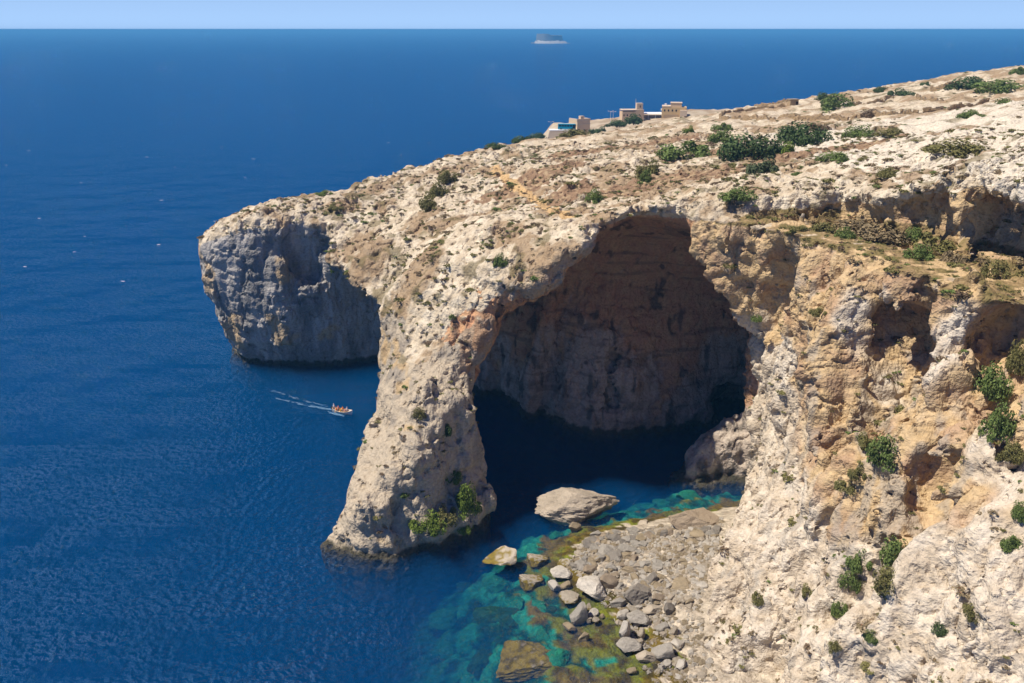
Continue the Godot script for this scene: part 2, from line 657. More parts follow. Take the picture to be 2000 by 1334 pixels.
func block_task(bz: int) -> void:
	var verts := PackedVector3Array()
	var nors := PackedVector3Array()
	var idx := PackedInt32Array()
	var n := BLK + 2
	var f := PackedFloat32Array()
	f.resize(n * n * n)
	var cell := PackedInt32Array()
	var m := BLK + 1
	cell.resize(m * m * m)
	var per := BLK / SUB
	var k0 := bz * per + 1
	for bx in (NX - 3) / per:
		for by in (NY - 3) / per:
			var i0: int = bx * per + 1
			var j0: int = by * per + 1
			var lo := 1e9
			var hi := -1e9
			for k in range(k0 - 1, k0 + per + 1):
				for i in range(i0 - 1, i0 + per + 1):
					var o := (k * NX + i) * NY
					for j in range(j0 - 1, j0 + per + 1):
						var t := lattice[o + j]
						lo = minf(lo, t)
						hi = maxf(hi, t)
			if lo > 1.7 or hi < -1.9:
				continue
			# samples -1 .. BLK on each axis
			for kk in n:
				var gz := kk - 1 + k0 * SUB
				var ck := gz / SUB
				var fz := (gz % SUB) / float(SUB)
				var z := ORG.z + gz * FINE
				for ii in n:
					var gx := ii - 1 + i0 * SUB
					var ci := gx / SUB
					var fx := (gx % SUB) / float(SUB)
					var x := ORG.x + gx * FINE
					var o := (ck * NX + ci) * NY
					var o2 := o + NX * NY
					var at := (kk * n + ii) * n
					var last := -9
					var c0 := 0.0
					var c1 := 0.0
					for jj in n:
						var gy := jj - 1 + j0 * SUB
						var cj := gy / SUB
						if cj != last:
							last = cj
							c0 = lerpf(lerpf(lattice[o + cj], lattice[o + NY + cj], fx), lerpf(lattice[o2 + cj], lattice[o2 + NY + cj], fx), fz)
							c1 = lerpf(lerpf(lattice[o + cj + 1], lattice[o + NY + cj + 1], fx), lerpf(lattice[o2 + cj + 1], lattice[o2 + NY + cj + 1], fx), fz)
						var d := lerpf(c0, c1, (gy % SUB) / float(SUB))
						if d < 1.6 and d > -2.1:
							d += relief(x, ORG.y + gy * FINE, z)
						f[at + jj] = d
			cell.fill(-1)
			for kk in m:
				for ii in m:
					for jj in m:
						var o := (kk * n + ii) * n + jj
						var a0 := f[o]
						var a1 := f[o + 1]
						var a2 := f[o + n]
						var a3 := f[o + n + 1]
						var a4 := f[o + n * n]
						var a5 := f[o + n * n + 1]
						var a6 := f[o + n * n + n]
						var a7 := f[o + n * n + n + 1]
						var s := int(a0 < 0) + int(a1 < 0) + int(a2 < 0) + int(a3 < 0) + int(a4 < 0) + int(a5 < 0) + int(a6 < 0) + int(a7 < 0)
						if s == 0 or s == 8:
							continue
						var sum := Vector3.ZERO
						var c := 0
						# y edges
						if (a0 < 0) != (a1 < 0): sum += Vector3(0, a0 / (a0 - a1), 0); c += 1
						if (a2 < 0) != (a3 < 0): sum += Vector3(1, a2 / (a2 - a3), 0); c += 1
						if (a4 < 0) != (a5 < 0): sum += Vector3(0, a4 / (a4 - a5), 1); c += 1
						if (a6 < 0) != (a7 < 0): sum += Vector3(1, a6 / (a6 - a7), 1); c += 1
						# x edges
						if (a0 < 0) != (a2 < 0): sum += Vector3(a0 / (a0 - a2), 0, 0); c += 1
						if (a1 < 0) != (a3 < 0): sum += Vector3(a1 / (a1 - a3), 1, 0); c += 1
						if (a4 < 0) != (a6 < 0): sum += Vector3(a4 / (a4 - a6), 0, 1); c += 1
						if (a5 < 0) != (a7 < 0): sum += Vector3(a5 / (a5 - a7), 1, 1); c += 1
						# z edges
						if (a0 < 0) != (a4 < 0): sum += Vector3(0, 0, a0 / (a0 - a4)); c += 1
						if (a1 < 0) != (a5 < 0): sum += Vector3(0, 1, a1 / (a1 - a5)); c += 1
						if (a2 < 0) != (a6 < 0): sum += Vector3(1, 0, a2 / (a2 - a6)); c += 1
						if (a3 < 0) != (a7 < 0): sum += Vector3(1, 1, a3 / (a3 - a7)); c += 1
						cell[(kk * m + ii) * m + jj] = verts.size()
						verts.append(ORG + (Vector3(i0 * SUB + ii - 1, j0 * SUB + jj - 1, k0 * SUB + kk - 1) + sum / c) * FINE)
						nors.append(Vector3(a2 + a3 + a6 + a7 - a0 - a1 - a4 - a5, a1 + a3 + a5 + a7 - a0 - a2 - a4 - a6, a4 + a5 + a6 + a7 - a0 - a1 - a2 - a3).normalized())
			for kk in range(1, m):
				for ii in range(1, m):
					for jj in range(1, m):
						var q := (kk * m + ii) * m + jj
						if cell[q] < 0:
							continue
						var o := (kk * n + ii) * n + jj
						var a := f[o] < 0
						if a != (f[o + 1] < 0):
							quad(idx, cell[q], cell[q - m], cell[q - m - m * m], cell[q - m * m], not a)
						if a != (f[o + n] < 0):
							quad(idx, cell[q], cell[q - m * m], cell[q - m * m - 1], cell[q - 1], not a)
						if a != (f[o + n * n] < 0):
							quad(idx, cell[q], cell[q - 1], cell[q - 1 - m], cell[q - m], not a)
	slabs[bz] = [verts, nors, idx]


func quad(idx: PackedInt32Array, a: int, b: int, c: int, d: int, turn: bool) -> void:
	if turn:
		idx.append_array(PackedInt32Array([a, c, b, a, d, c]))
	else:
		idx.append_array(PackedInt32Array([a, b, c, a, c, d]))


func build_headland() -> void:
	for q in [[965, 325], [985, 345], [1020, 372], [1050, 390], [1082, 412], [1105, 424]]:
		var p := px_hit(q[0], q[1])
		path.append(Vector2(p.x, p.z))
	for f in [[1040, 350, 14, 7, 0.5], [1090, 385, 9, 6, 0.6], [1240, 370, 13, 5, 0.2], [1330, 345, 16, 5, 0.0], [1200, 290, 22, 7, 0.2], [1480, 330, 12, 4, 0.0], [1400, 300, 8, 4, 0.0], [1620, 290, 16, 5, 0.0]]:
		var p := px_hit(f[0], f[1])
		fields.append([Vector2(p.x, p.z), float(f[2]), float(f[3]), float(f[4])])
	var count := (NZ - 3) / (BLK / SUB)
	slabs = []
	slabs.resize(count)
	run_all(block_task, count)
	var v := PackedVector3Array()
	var nor := PackedVector3Array()
	var idx := PackedInt32Array()
	for s in slabs:
		var first := v.size()
		v.append_array(s[0])
		nor.append_array(s[1])
		for i: int in s[2]:
			idx.append(first + i)
	rock_v = v
	rock_n = nor
	rock_c.resize(v.size())
	var parts := 16
	slabs = []
	slabs.resize(parts)
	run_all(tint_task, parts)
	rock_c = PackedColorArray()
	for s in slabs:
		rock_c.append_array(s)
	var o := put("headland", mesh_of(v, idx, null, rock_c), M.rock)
	tag(o, "pale limestone headland with a great sea arch and cave", "headland", "", "structure")


var rock_v := PackedVector3Array()
var rock_n := PackedVector3Array()
var rock_c := PackedColorArray()

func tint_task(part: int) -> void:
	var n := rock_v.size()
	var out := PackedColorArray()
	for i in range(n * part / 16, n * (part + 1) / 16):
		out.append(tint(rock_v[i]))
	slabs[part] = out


const PALE := Color(0.56, 0.475, 0.355)
const CREAM := Color(0.72, 0.645, 0.515)
const GREY := Color(0.36, 0.34, 0.31)
const OCHRE := Color(0.57, 0.40, 0.195)
const RUST := Color(0.36, 0.19, 0.10)
const SOIL := Color(0.30, 0.20, 0.11)
const SCRUB := Color(0.17, 0.14, 0.07)
const STAIN := Color(0.07, 0.065, 0.06)


func band(x: float, lo: float, hi: float) -> float:
	return clampf((x - lo) / (hi - lo), 0.0, 1.0)


func tint(p: Vector3) -> Color:
	var a := n_hue.get_noise_3d(p.x, p.y * 0.7, p.z)
	var b := n_spot.get_noise_3d(p.x, p.y * 0.6, p.z)
	var streak := n_spot.get_noise_3d(p.x * 0.8 + 70, p.y * 0.18, p.z * 0.8)
	var mott := n_mid.get_noise_3d(p.x + 40, p.y, p.z)
	var top := hill(p.x, p.z)
	var c := PALE.lerp(CREAM, band(b, -0.3, 0.4))
	var under := top - p.y
	if under < 2.6 + a * 1.5:
		# open ground: bare limestone with earth and dry grass in the hollows, a brown field and a sandy path
		var q := Vector2(p.x, p.z)
		for i in range(path.size() - 1):
			var ab: Vector2 = path[i + 1] - path[i]
			var t := clampf((q - path[i]).dot(ab) / ab.length_squared(), 0, 1)
			if (q - path[i] - ab * t).length() + b * 1.2 < 1.3:
				return Color(0.60, 0.42, 0.22)
		for f in fields:
			var g: Vector2 = (q - f[0]).rotated(f[3])
			if Vector2(g.x / f[1], g.y / f[2]).length() + b * 0.4 + a * 0.4 < 1.0:
				return Color(0.30, 0.20, 0.13).lerp(Color(0.46, 0.35, 0.22), band(b, 0.0, 0.4))
		var e := n_hue.get_noise_3d(p.x * 1.3 + 200, 0, p.z * 1.3) + b * 0.35
		if p.x > 58.0 and p.z > -225.0:
			e -= 0.2
			c = c.lerp(Color(0.74, 0.69, 0.60), 0.6)
		c = c.lerp(SOIL, band(e, 0.0, 0.16) * 0.75)
		c = c.lerp(SCRUB, band(mott + a * 0.5, 0.28, 0.42) * 0.7)
		return c
	if p.x < -27.0 and p.z < -176.0:
		c = Color(0.50, 0.475, 0.445).lerp(Color(0.27, 0.265, 0.26), band(streak + a, -0.25, 0.35))
		c = c.lerp(OCHRE, band(n_hue.get_noise_3d(p.x * 1.5, p.y * 1.5, p.z * 1.5 + 90), 0.25, 0.4) * 0.6)
	elif p.z < -138.0 and p.x > -14.0:
		c = Color(0.52, 0.415, 0.345).lerp(Color(0.34, 0.275, 0.235), band(b + a, -0.2, 0.4))
		c = c.lerp(Color(0.56, 0.29, 0.16).lerp(Color(0.66, 0.41, 0.22), band(b, -0.3, 0.5)), band(p.y - 15.0 + a * 22.0 + b * 5.0, -2.0, 4.0) * 0.85)
		if p.x > 27.0 and p.z > -151.0 and p.y < 13.0:
			c = Color(0.52, 0.45, 0.38).lerp(Color(0.40, 0.34, 0.29), band(b, -0.2, 0.3))
		var bedding := n_spot.get_noise_3d(p.x * 0.12, p.y * 1.4, p.z * 0.12)
		c = c.lerp(Color(0.16, 0.12, 0.10), band(bedding + b * 0.3, 0.22, 0.4) * 0.5)
		c = c.lerp(STAIN, band(streak + mott * 0.5, 0.3, 0.5) * 0.7)
	elif p.x > 22.0:
		c = Color(0.56, 0.475, 0.37).lerp(Color(0.69, 0.615, 0.51), band(b, -0.3, 0.3))
		if p.y > 50.4 and p.y < 53.4 and b + mott > -0.25:
			return Color(0.33, 0.24, 0.13).lerp(Color(0.22, 0.18, 0.08), band(b, -0.1, 0.3))
		var o := band(p.y - 31.0 + a * 34.0, -2.5, 2.5)
		c = c.lerp(OCHRE.lerp(Color(0.43, 0.26, 0.135), band(mott, -0.05, 0.4)), o * 0.75)
		c = c.lerp(GREY, band(streak + a * 0.6, 0.25, 0.42) * 0.55)
	elif p.y > 24.0 and p.x > -9.0:
		c = Color(0.46, 0.35, 0.25).lerp(Color(0.38, 0.24, 0.15), band(streak + a, -0.2, 0.4))
		c = c.lerp(GREY, band(mott, 0.1, 0.3) * 0.6)
	else:
		c = Color(0.50, 0.43, 0.33).lerp(Color(0.34, 0.30, 0.25), band(streak + a, -0.1, 0.4))
		c = c.lerp(OCHRE, band(mott + a, 0.25, 0.45) * 0.6)
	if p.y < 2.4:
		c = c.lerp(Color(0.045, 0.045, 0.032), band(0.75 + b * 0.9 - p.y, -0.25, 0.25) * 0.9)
	return c


# ---------------------------------------------------------------- the land beyond the meshed rock
func build_plateau() -> void:
	var v := PackedVector3Array()
	var col := PackedColorArray()
	var idx := PackedInt32Array()
	var st := 1.0
	var x0 := -20.0
	var z0 := -440.0
	var nx := 340
	var nz := 400
	var at := PackedInt32Array()
	at.resize(nx * nz)
	at.fill(-1)
	for j in nz:
		for i in nx:
			var x := x0 + i * st
			var z := z0 + j * st
			if z > -246.0 and x < 86.0:
				continue
			if x > 92 and z > -90.0:
				continue
			var y := hill(x, z)
			y -= (n_big.get_noise_3d(x + 300, y, z) * 0.8 + relief(x, y, z)) / 0.8
			var edge := Vector2(maxf(0, -x * 1.0 - (z + 247) * 0.5 - 8), 0).x
			y -= edge * 2.0
			at[j * nx + i] = v.size()
			v.append(Vector3(x, y, z))
			col.append(tint(Vector3(x, y, z)))
	for j in nz - 1:
		for i in nx - 1:
			var a := at[j * nx + i]
			var b := at[j * nx + i + 1]
			var c := at[(j + 1) * nx + i + 1]
			var d := at[(j + 1) * nx + i]
			if a >= 0 and b >= 0 and c >= 0 and d >= 0:
				idx.append_array(PackedInt32Array([a, b, c, a, c, d]))
	var st2 := SurfaceTool.new()
	st2.create_from(mesh_of(v, idx, null, col), 0)
	st2.generate_normals()
	var o := put("plateau", st2.commit(), M.rock)
	tag(o, "scrubby limestone plateau rising behind the sea arch", "plateau", "", "structure")


func swell(x: float, z: float) -> float:
	return n_big.get_noise_2d(x * 1.4, z * 2.2) * 0.05 + n_big.get_noise_2d(x * 0.4 + 90, z * 0.5) * 0.16


func build_sea() -> void:
	var v := PackedVector3Array()
	var up := PackedVector3Array()
	var idx := PackedInt32Array()
	var xs := [-60000.0, -6000.0, -1500.0, -700.0]
	for i in 231:
		xs.append(-400.0 + i * 3.0)
	xs.append_array([700.0, 1500.0, 6000.0, 60000.0])
	var zs := [-60000.0, -6000.0, -2000.0, -1000.0]
	for j in 221:
		zs.append(-650.0 + j * 3.0)
	zs.append_array([60.0, 200.0])
	for z: float in zs:
		for x: float in xs:
			# long low swell near the shore, level water far out
			var a := clampf((minf(x + 400.0, 290.0 - x)) / 60.0, 0.0, 1.0) * clampf((z + 650.0) / 150.0, 0.0, 1.0)
			v.append(Vector3(x, a * swell(x, z), z))
			up.append(Vector3((swell(x - 1, z) - swell(x + 1, z)) * 0.5 * a, 1.0, (swell(x, z - 1) - swell(x, z + 1)) * 0.5 * a).normalized())
	for j in zs.size() - 1:
		for i in xs.size() - 1:
			var a := j * xs.size() + i
			var b := a + xs.size()
			idx.append_array(PackedInt32Array([a, a + 1, b + 1, a, b + 1, b]))
	var o := put("sea", mesh_of(v, idx, up), M.clear)
	tag(o, "deep blue rippled sea, turquoise and clear by the beach", "sea", "", "structure")
	# the body of water under the surface
	var f := FogVolume.new()
	f.name = "water_depth"
	f.shape = RenderingServer.FOG_VOLUME_SHAPE_BOX
	f.size = Vector3(120200.0, 60.0, 60400.0)
	f.position = Vector3(0, -30.2, -29900.0)
	var fm := FogMaterial.new()
	fm.resource_name = "water_depth"
	fm.albedo = Color(0.0, 0.20, 0.64).linear_to_srgb()
	fm.density = 0.1
	f.material = fm
	add_child(f)
	tag(f, "blue body of clear water under the surface", "sea", "", "structure")


func build_bed() -> void:
	bed = thin_plate([
		18.2, -0.15, -98.4, 20.8, -0.15, -92, 24.7, 0.5, -98, 13.6, -0.9, -91, 10.7, -1.0, -96.5, 33, -2.0, -136.5, 5, -2.4, -122, 36, 3.0, -120, 32, 2.6, -110, 29, 2.0, -100, 28, 1.2, -90, 40, 2.0, -128, 22, 1.2, -118, 20, 1.0, -108,  26, 1.4, -124, 8.5, -0.5, -120, 12, -0.5, -104, 15.8, -0.5, -91, 15, -0.3, -124,
		2, -2.2, -116, 5, -2.0, -106, 7, -1.6, -95, 10, -1.2, -86, -4, -4.4, -108, -2, -3.8, -98, -2, -3.6, -88, -11, -8.5, -100, -10, -8, -90, -14, -11, -110, -19, -17, -108, -20, -17, -95, -20, -16, -85,
		32, -1.6, -132, 38, -1.5, -133, 24, -1.6, -130, 14, -2.0, -128, 3, -4.0, -125, -2, -6.0, -122, 5, -9, -134, 20, -8, -140, 35, -4, -140, 20, -14, -155, 45, -10, -155, -15, -18, -130, -30, -28, -110, -46, -48, -110, -46, -48, -150, -46, -48, -85, -30, -26, -85, 15, -1.0, -76, 25, 1.0, -76, -12, -5, -76, 34, 0.5, -76,
	], 2.0)
	var st := 0.5
	var x0 := -48.0
	var z0 := -162.0
	var nx := 184
	var nz := 180
	var v := PackedVector3Array()
	var col := PackedColorArray()
	var idx := PackedInt32Array()
	slabs = []
	slabs.resize(nz)
	run_all(bed_task, nz)
	for j in nz:
		v.append_array(slabs[j][0])
		col.append_array(slabs[j][1])
	for j in nz - 1:
		for i in nx - 1:
			var a := j * nx + i
			idx.append_array(PackedInt32Array([a, a + 1, a + nx + 1, a, a + nx + 1, a + nx]))
	var s2 := SurfaceTool.new()
	s2.create_from(mesh_of(v, idx, null, col), 0)
	s2.generate_normals()
	var o := put("sea_bed", s2.commit(), M.rock)
	tag(o, "rocky shelving sea bed that rises to the shingle beach", "sea bed", "", "structure")


func bed_y(x: float, z: float) -> float:
	return plate_at(bed, Vector2(x, z))


func bed_task(j: int) -> void:
	var v := PackedVector3Array()
	var col := PackedColorArray()
	for i in 184:
		var x := -48.0 + i * 0.5
		var z := -162.0 + j * 0.5
		var y := bed_y(x, z)
		var rough := clampf(-y * 0.5 + 0.4, 0.3, 2.2)
		y += n_mid.get_noise_2d(x * 1.2, z * 1.2) * rough * 0.7 - n_cell.get_noise_3d(x * 0.6, 0, z * 0.6) * rough * 0.6
		v.append(Vector3(x, y, z))
		var b := n_spot.get_noise_2d(x, z)
		var h := n_hue.get_noise_2d(x * 2.0, z * 2.0)
		var c := Color(0.55, 0.485, 0.39).lerp(Color(0.40, 0.345, 0.275), band(b, -0.2, 0.3))
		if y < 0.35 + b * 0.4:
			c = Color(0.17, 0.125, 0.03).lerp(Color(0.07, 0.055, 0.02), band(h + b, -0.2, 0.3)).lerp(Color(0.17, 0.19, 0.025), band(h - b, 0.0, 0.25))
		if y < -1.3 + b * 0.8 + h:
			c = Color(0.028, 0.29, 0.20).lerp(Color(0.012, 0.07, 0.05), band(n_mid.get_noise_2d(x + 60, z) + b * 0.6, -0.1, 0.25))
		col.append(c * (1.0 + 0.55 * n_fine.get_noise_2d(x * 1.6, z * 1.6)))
	slabs[j] = [v, col]


# ---------------------------------------------------------------- shapes used many times
var boulders := []
var pebbles := []
var shrubs := []
var tufts := []


func ico(sub: int) -> Array:
	var t := (1.0 + sqrt(5.0)) / 2.0
	var v := PackedVector3Array()
	for q in [[-1, t, 0], [1, t, 0], [-1, -t, 0], [1, -t, 0], [0, -1, t], [0, 1, t], [0, -1, -t], [0, 1, -t], [t, 0, -1], [t, 0, 1], [-t, 0, -1], [-t, 0, 1]]:
		v.append(Vector3(q[0], q[1], q[2]).normalized())
	var f := PackedInt32Array([0, 5, 11, 0, 1, 5, 0, 7, 1, 0, 10, 7, 0, 11, 10, 1, 9, 5, 5, 4, 11, 11, 2, 10, 10, 6, 7, 7, 8, 1, 3, 4, 9, 3, 2, 4, 3, 6, 2, 3, 8, 6, 3, 9, 8, 4, 5, 9, 2, 11, 4, 6, 10, 2, 8, 7, 6, 9, 1, 8])
	for s in sub:
		var mid := {}
		var g := PackedInt32Array()
		for i in range(0, f.size(), 3):
			var m := []
			for e in 3:
				var a := f[i + e]
				var b := f[i + (e + 1) % 3]
				var key := mini(a, b) * 100000 + maxi(a, b)
				if not mid.has(key):
					mid[key] = v.size()
					v.append(((v[a] + v[b]) / 2).normalized())
				m.append(mid[key])
			g.append_array(PackedInt32Array([f[i], m[0], m[2], f[i + 1], m[1], m[0], f[i + 2], m[2], m[1], m[0], m[1], m[2]]))
		f = g
	return [v, f]


func boulder_mesh(sub: int, seed_: int, weed := 0.0) -> ArrayMesh:
	var r := RandomNumberGenerator.new()
	r.seed = seed_
	var base := ico(sub)
	var cuts := []
	for i in 11:
		var n := Vector3(r.randfn(), r.randfn() * 0.8, r.randfn()).normalized()
		cuts.append([n, r.randf_range(0.42, 0.74)])
	var v := PackedVector3Array()
	var col := PackedColorArray()
	for p: Vector3 in base[0]:
		var q := p
		for c in cuts:
			var over: float = q.dot(c[0]) - c[1]
			if over > 0.0:
				q -= c[0] * over
		var w := n_mid.get_noise_3d(q.x * 9.0 + seed_ * 7.0, q.y * 9.0, q.z * 9.0)
		q *= 1.0 + w * 0.09 + n_fine.get_noise_3d(q.x * 9.0 + seed_ * 5.0, q.y * 9.0, q.z * 9.0) * 0.09
		v.append(q * 0.68)
		var k := 0.86 + 0.22 * n_spot.get_noise_3d(q.x * 5.0 + seed_ * 3.0, q.y * 5.0, q.z * 5.0)
		var c := Color(k, k * 0.985, k * 0.965)
		if weed > 0.0:
			# weed grows up to a ragged line and in spots above it
			var g := n_spot.get_noise_3d(q.x * 9.0 + seed_, q.y * 9.0, q.z * 9.0)
			var bare := band(q.y + g * 0.7, weed - 0.08, weed + 0.1)
			c = Color(0.26, 0.20, 0.05).lerp(Color(0.10, 0.08, 0.03), band(g, -0.1, 0.3)).lerp(Color(0.55, 0.49, 0.40) * k, bare)
		col.append(c)
	# separate corners: the faces of broken stone stay crisp
	var fv := PackedVector3Array()
	var fc := PackedColorArray()
	for i: int in base[1]:
		fv.append(v[i])
		fc.append(col[i])
	return mesh_of(fv, PackedInt32Array(range(fv.size())), null, fc)


func shrub_mesh(count: int, leaf: float, seed_: int, flat: float, dry: float) -> ArrayMesh:
	var r := RandomNumberGenerator.new()
	r.seed = seed_
	var v := PackedVector3Array()
	var nor := PackedVector3Array()
	var col := PackedColorArray()
	var idx := PackedInt32Array()
	# a crown is a heap of lobes; leaves sit on and in them
	var lobes := []
	for i in 13:
		var a := r.randf() * TAU
		var d := sqrt(r.randf()) * 0.72
		lobes.append([Vector3(cos(a) * d, r.randf_range(0.1, 0.55) * flat * (1.25 - d), sin(a) * d), r.randf_range(0.18, 0.42) * (1.15 - d * 0.45), r.randf_range(0.65, 1.3)])
	for i in count:
		var l = lobes[r.randi() % 13]
		var n := Vector3(r.randfn(), r.randfn(), r.randfn()).normalized()
		var p: Vector3 = l[0] + Vector3(n.x, n.y * flat, n.z) * l[1] * pow(r.randf(), 0.22) * 1.05
		if p.y < -0.05:
			p.y = -p.y * 0.4
		var t := Vector3(r.randfn(), r.randfn(), r.randfn()).normalized()
		var m := (n * 0.7 + t * 0.8 + Vector3(0, 0.3, 0)).normalized()
		var a := m.cross(t).normalized()
		if a.length() < 0.5:
			a = Vector3.RIGHT
		var b := m.cross(a)
		var s := leaf * r.randf_range(0.6, 1.35)
		var o := v.size()
		v.append_array(PackedVector3Array([p - a * s, p + b * s * 0.6, p + a * s, p - b * s * 0.6]))
		nor.append_array(PackedVector3Array([m, m, m, m]))
		var k: float = l[2] * r.randf_range(0.7, 1.3)
		var c := Color(k, k, k)
		if r.randf() < dry:
			c = Color(k * 2.2, k * 1.25, k * 1.3)
		col.append_array(PackedColorArray([c, c, c, c]))
		idx.append_array(PackedInt32Array([o, o + 1, o + 2, o, o + 2, o + 3]))
	return mesh_of(v, idx, nor, col)


func leaf_material(called: String, c: Color) -> StandardMaterial3D:
	var m := StandardMaterial3D.new()
	m.resource_name = called
	m.albedo_color = c.linear_to_srgb()
	m.vertex_color_use_as_albedo = true
	m.roughness = 0.7
	m.metallic_specular = 0.3
	m.cull_mode = BaseMaterial3D.CULL_DISABLED
	m.backlight_enabled = true
	m.backlight = Color(0.35, 0.4, 0.2)
	return m


func stone_material(called: String, c: Color) -> StandardMaterial3D:
	var m: StandardMaterial3D = M.rock.duplicate()
	m.resource_name = called
	m.albedo_color = c.linear_to_srgb()
	m.uv1_world_triplanar = false
	m.uv1_scale = Vector3.ONE * 1.3
	m.heightmap_scale = 14.0
	return m


func plain(called: String, c: Color, rough := 0.9) -> StandardMaterial3D:
	var m := StandardMaterial3D.new()
	m.resource_name = called
	m.albedo_color = c.linear_to_srgb()
	m.roughness = rough
	m.metallic_specular = 0.3
	return m


func make_shapes() -> void:
	for i in 8:
		boulders.append(boulder_mesh(2, 40 + i))
	for i in 4:
		boulders.append(boulder_mesh(3, 80 + i))
	for i in 3:
		boulders.append(boulder_mesh(3, 86 + i, 0.42))
	for i in 5:
		pebbles.append(boulder_mesh(1, 60 + i))
	for i in 5:
		shrubs.append(shrub_mesh(2700, 0.05, 100 + i, 0.95, 0.03))
	for i in 5:
		tufts.append(shrub_mesh(210, 0.15, 120 + i, 0.7, 0.2))
	M.leaf_dark = leaf_material("leaf_dark", Color(0.085, 0.13, 0.045))
	M.leaf_green = leaf_material("leaf_green", Color(0.16, 0.215, 0.06))
	M.leaf_bright = leaf_material("leaf_bright", Color(0.16, 0.22, 0.035))
	M.leaf_grey = leaf_material("leaf_grey", Color(0.09, 0.115, 0.055))
	M.leaf_olive = leaf_material("leaf_olive", Color(0.20, 0.185, 0.065))
	M.leaf_dry = leaf_material("leaf_dry", Color(0.26, 0.20, 0.115))
	M.leaf_brown = leaf_material("leaf_brown", Color(0.19, 0.135, 0.085))
	M.st_white = stone_material("stone_white", Color(0.74, 0.70, 0.63))
	M.st_pale = stone_material("stone_pale", Color(0.62, 0.55, 0.45))
	M.st_tan = stone_material("stone_tan", Color(0.48, 0.40, 0.28))
	M.st_grey = stone_material("stone_grey", Color(0.50, 0.475, 0.43))
	M.st_dark = stone_material("stone_dark", Color(0.35, 0.325, 0.29))
	M.st_brown = stone_material("stone_brown", Color(0.43, 0.355, 0.27))
	M.st_olive = stone_material("stone_olive", Color(1, 1, 1))
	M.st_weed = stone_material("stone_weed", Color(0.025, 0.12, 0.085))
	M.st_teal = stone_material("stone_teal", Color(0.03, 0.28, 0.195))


# ---------------------------------------------------------------- stones of the beach
func stone(u: float, v: float, w: float, h: float, mat: String, label: String, group := "", y := -99.0, turn := -99.0, called := "boulder", category := "boulder") -> MeshInstance3D:
	var p := at_y(u, v + h * 0.25, 0.0)
	var ground := bed_y(p.x, p.z)
	if y > -98.0:
		ground = y
	for k in 2:
		p = at_y(u, v + h * 0.25, maxf(ground, -0.6) if y < -98.0 else y)
		if y < -98.0:
			ground = bed_y(p.x, p.z)
	var t := (p - EYE).length()
	var wide := w * t / FOCAL
	var deep := wide * 0.8
	var high := maxf(wide * 0.42, (h * t / FOCAL - deep * 0.5) / 0.85)
	var big := wide > 3.2
	var pick: Mesh = boulders[8 + rng.randi() % 4] if big else boulders[rng.randi() % 8]
	if mat == "st_olive":
		pick = boulders[12 + rng.randi() % 3]
	var o := put(called, pick, M[mat])
	o.position = Vector3(p.x, ground + high * 0.28, p.z)
	var a: float = rng.randf_range(-0.5, 0.5) if turn < -98.0 else turn
	o.basis = Basis(Vector3.UP, a) * Basis(Vector3.RIGHT, rng.randf_range(-0.12, 0.12)) * Basis.from_scale(Vector3(wide, high * 1.1, deep))
	tag(o, label, category, group)
	return o


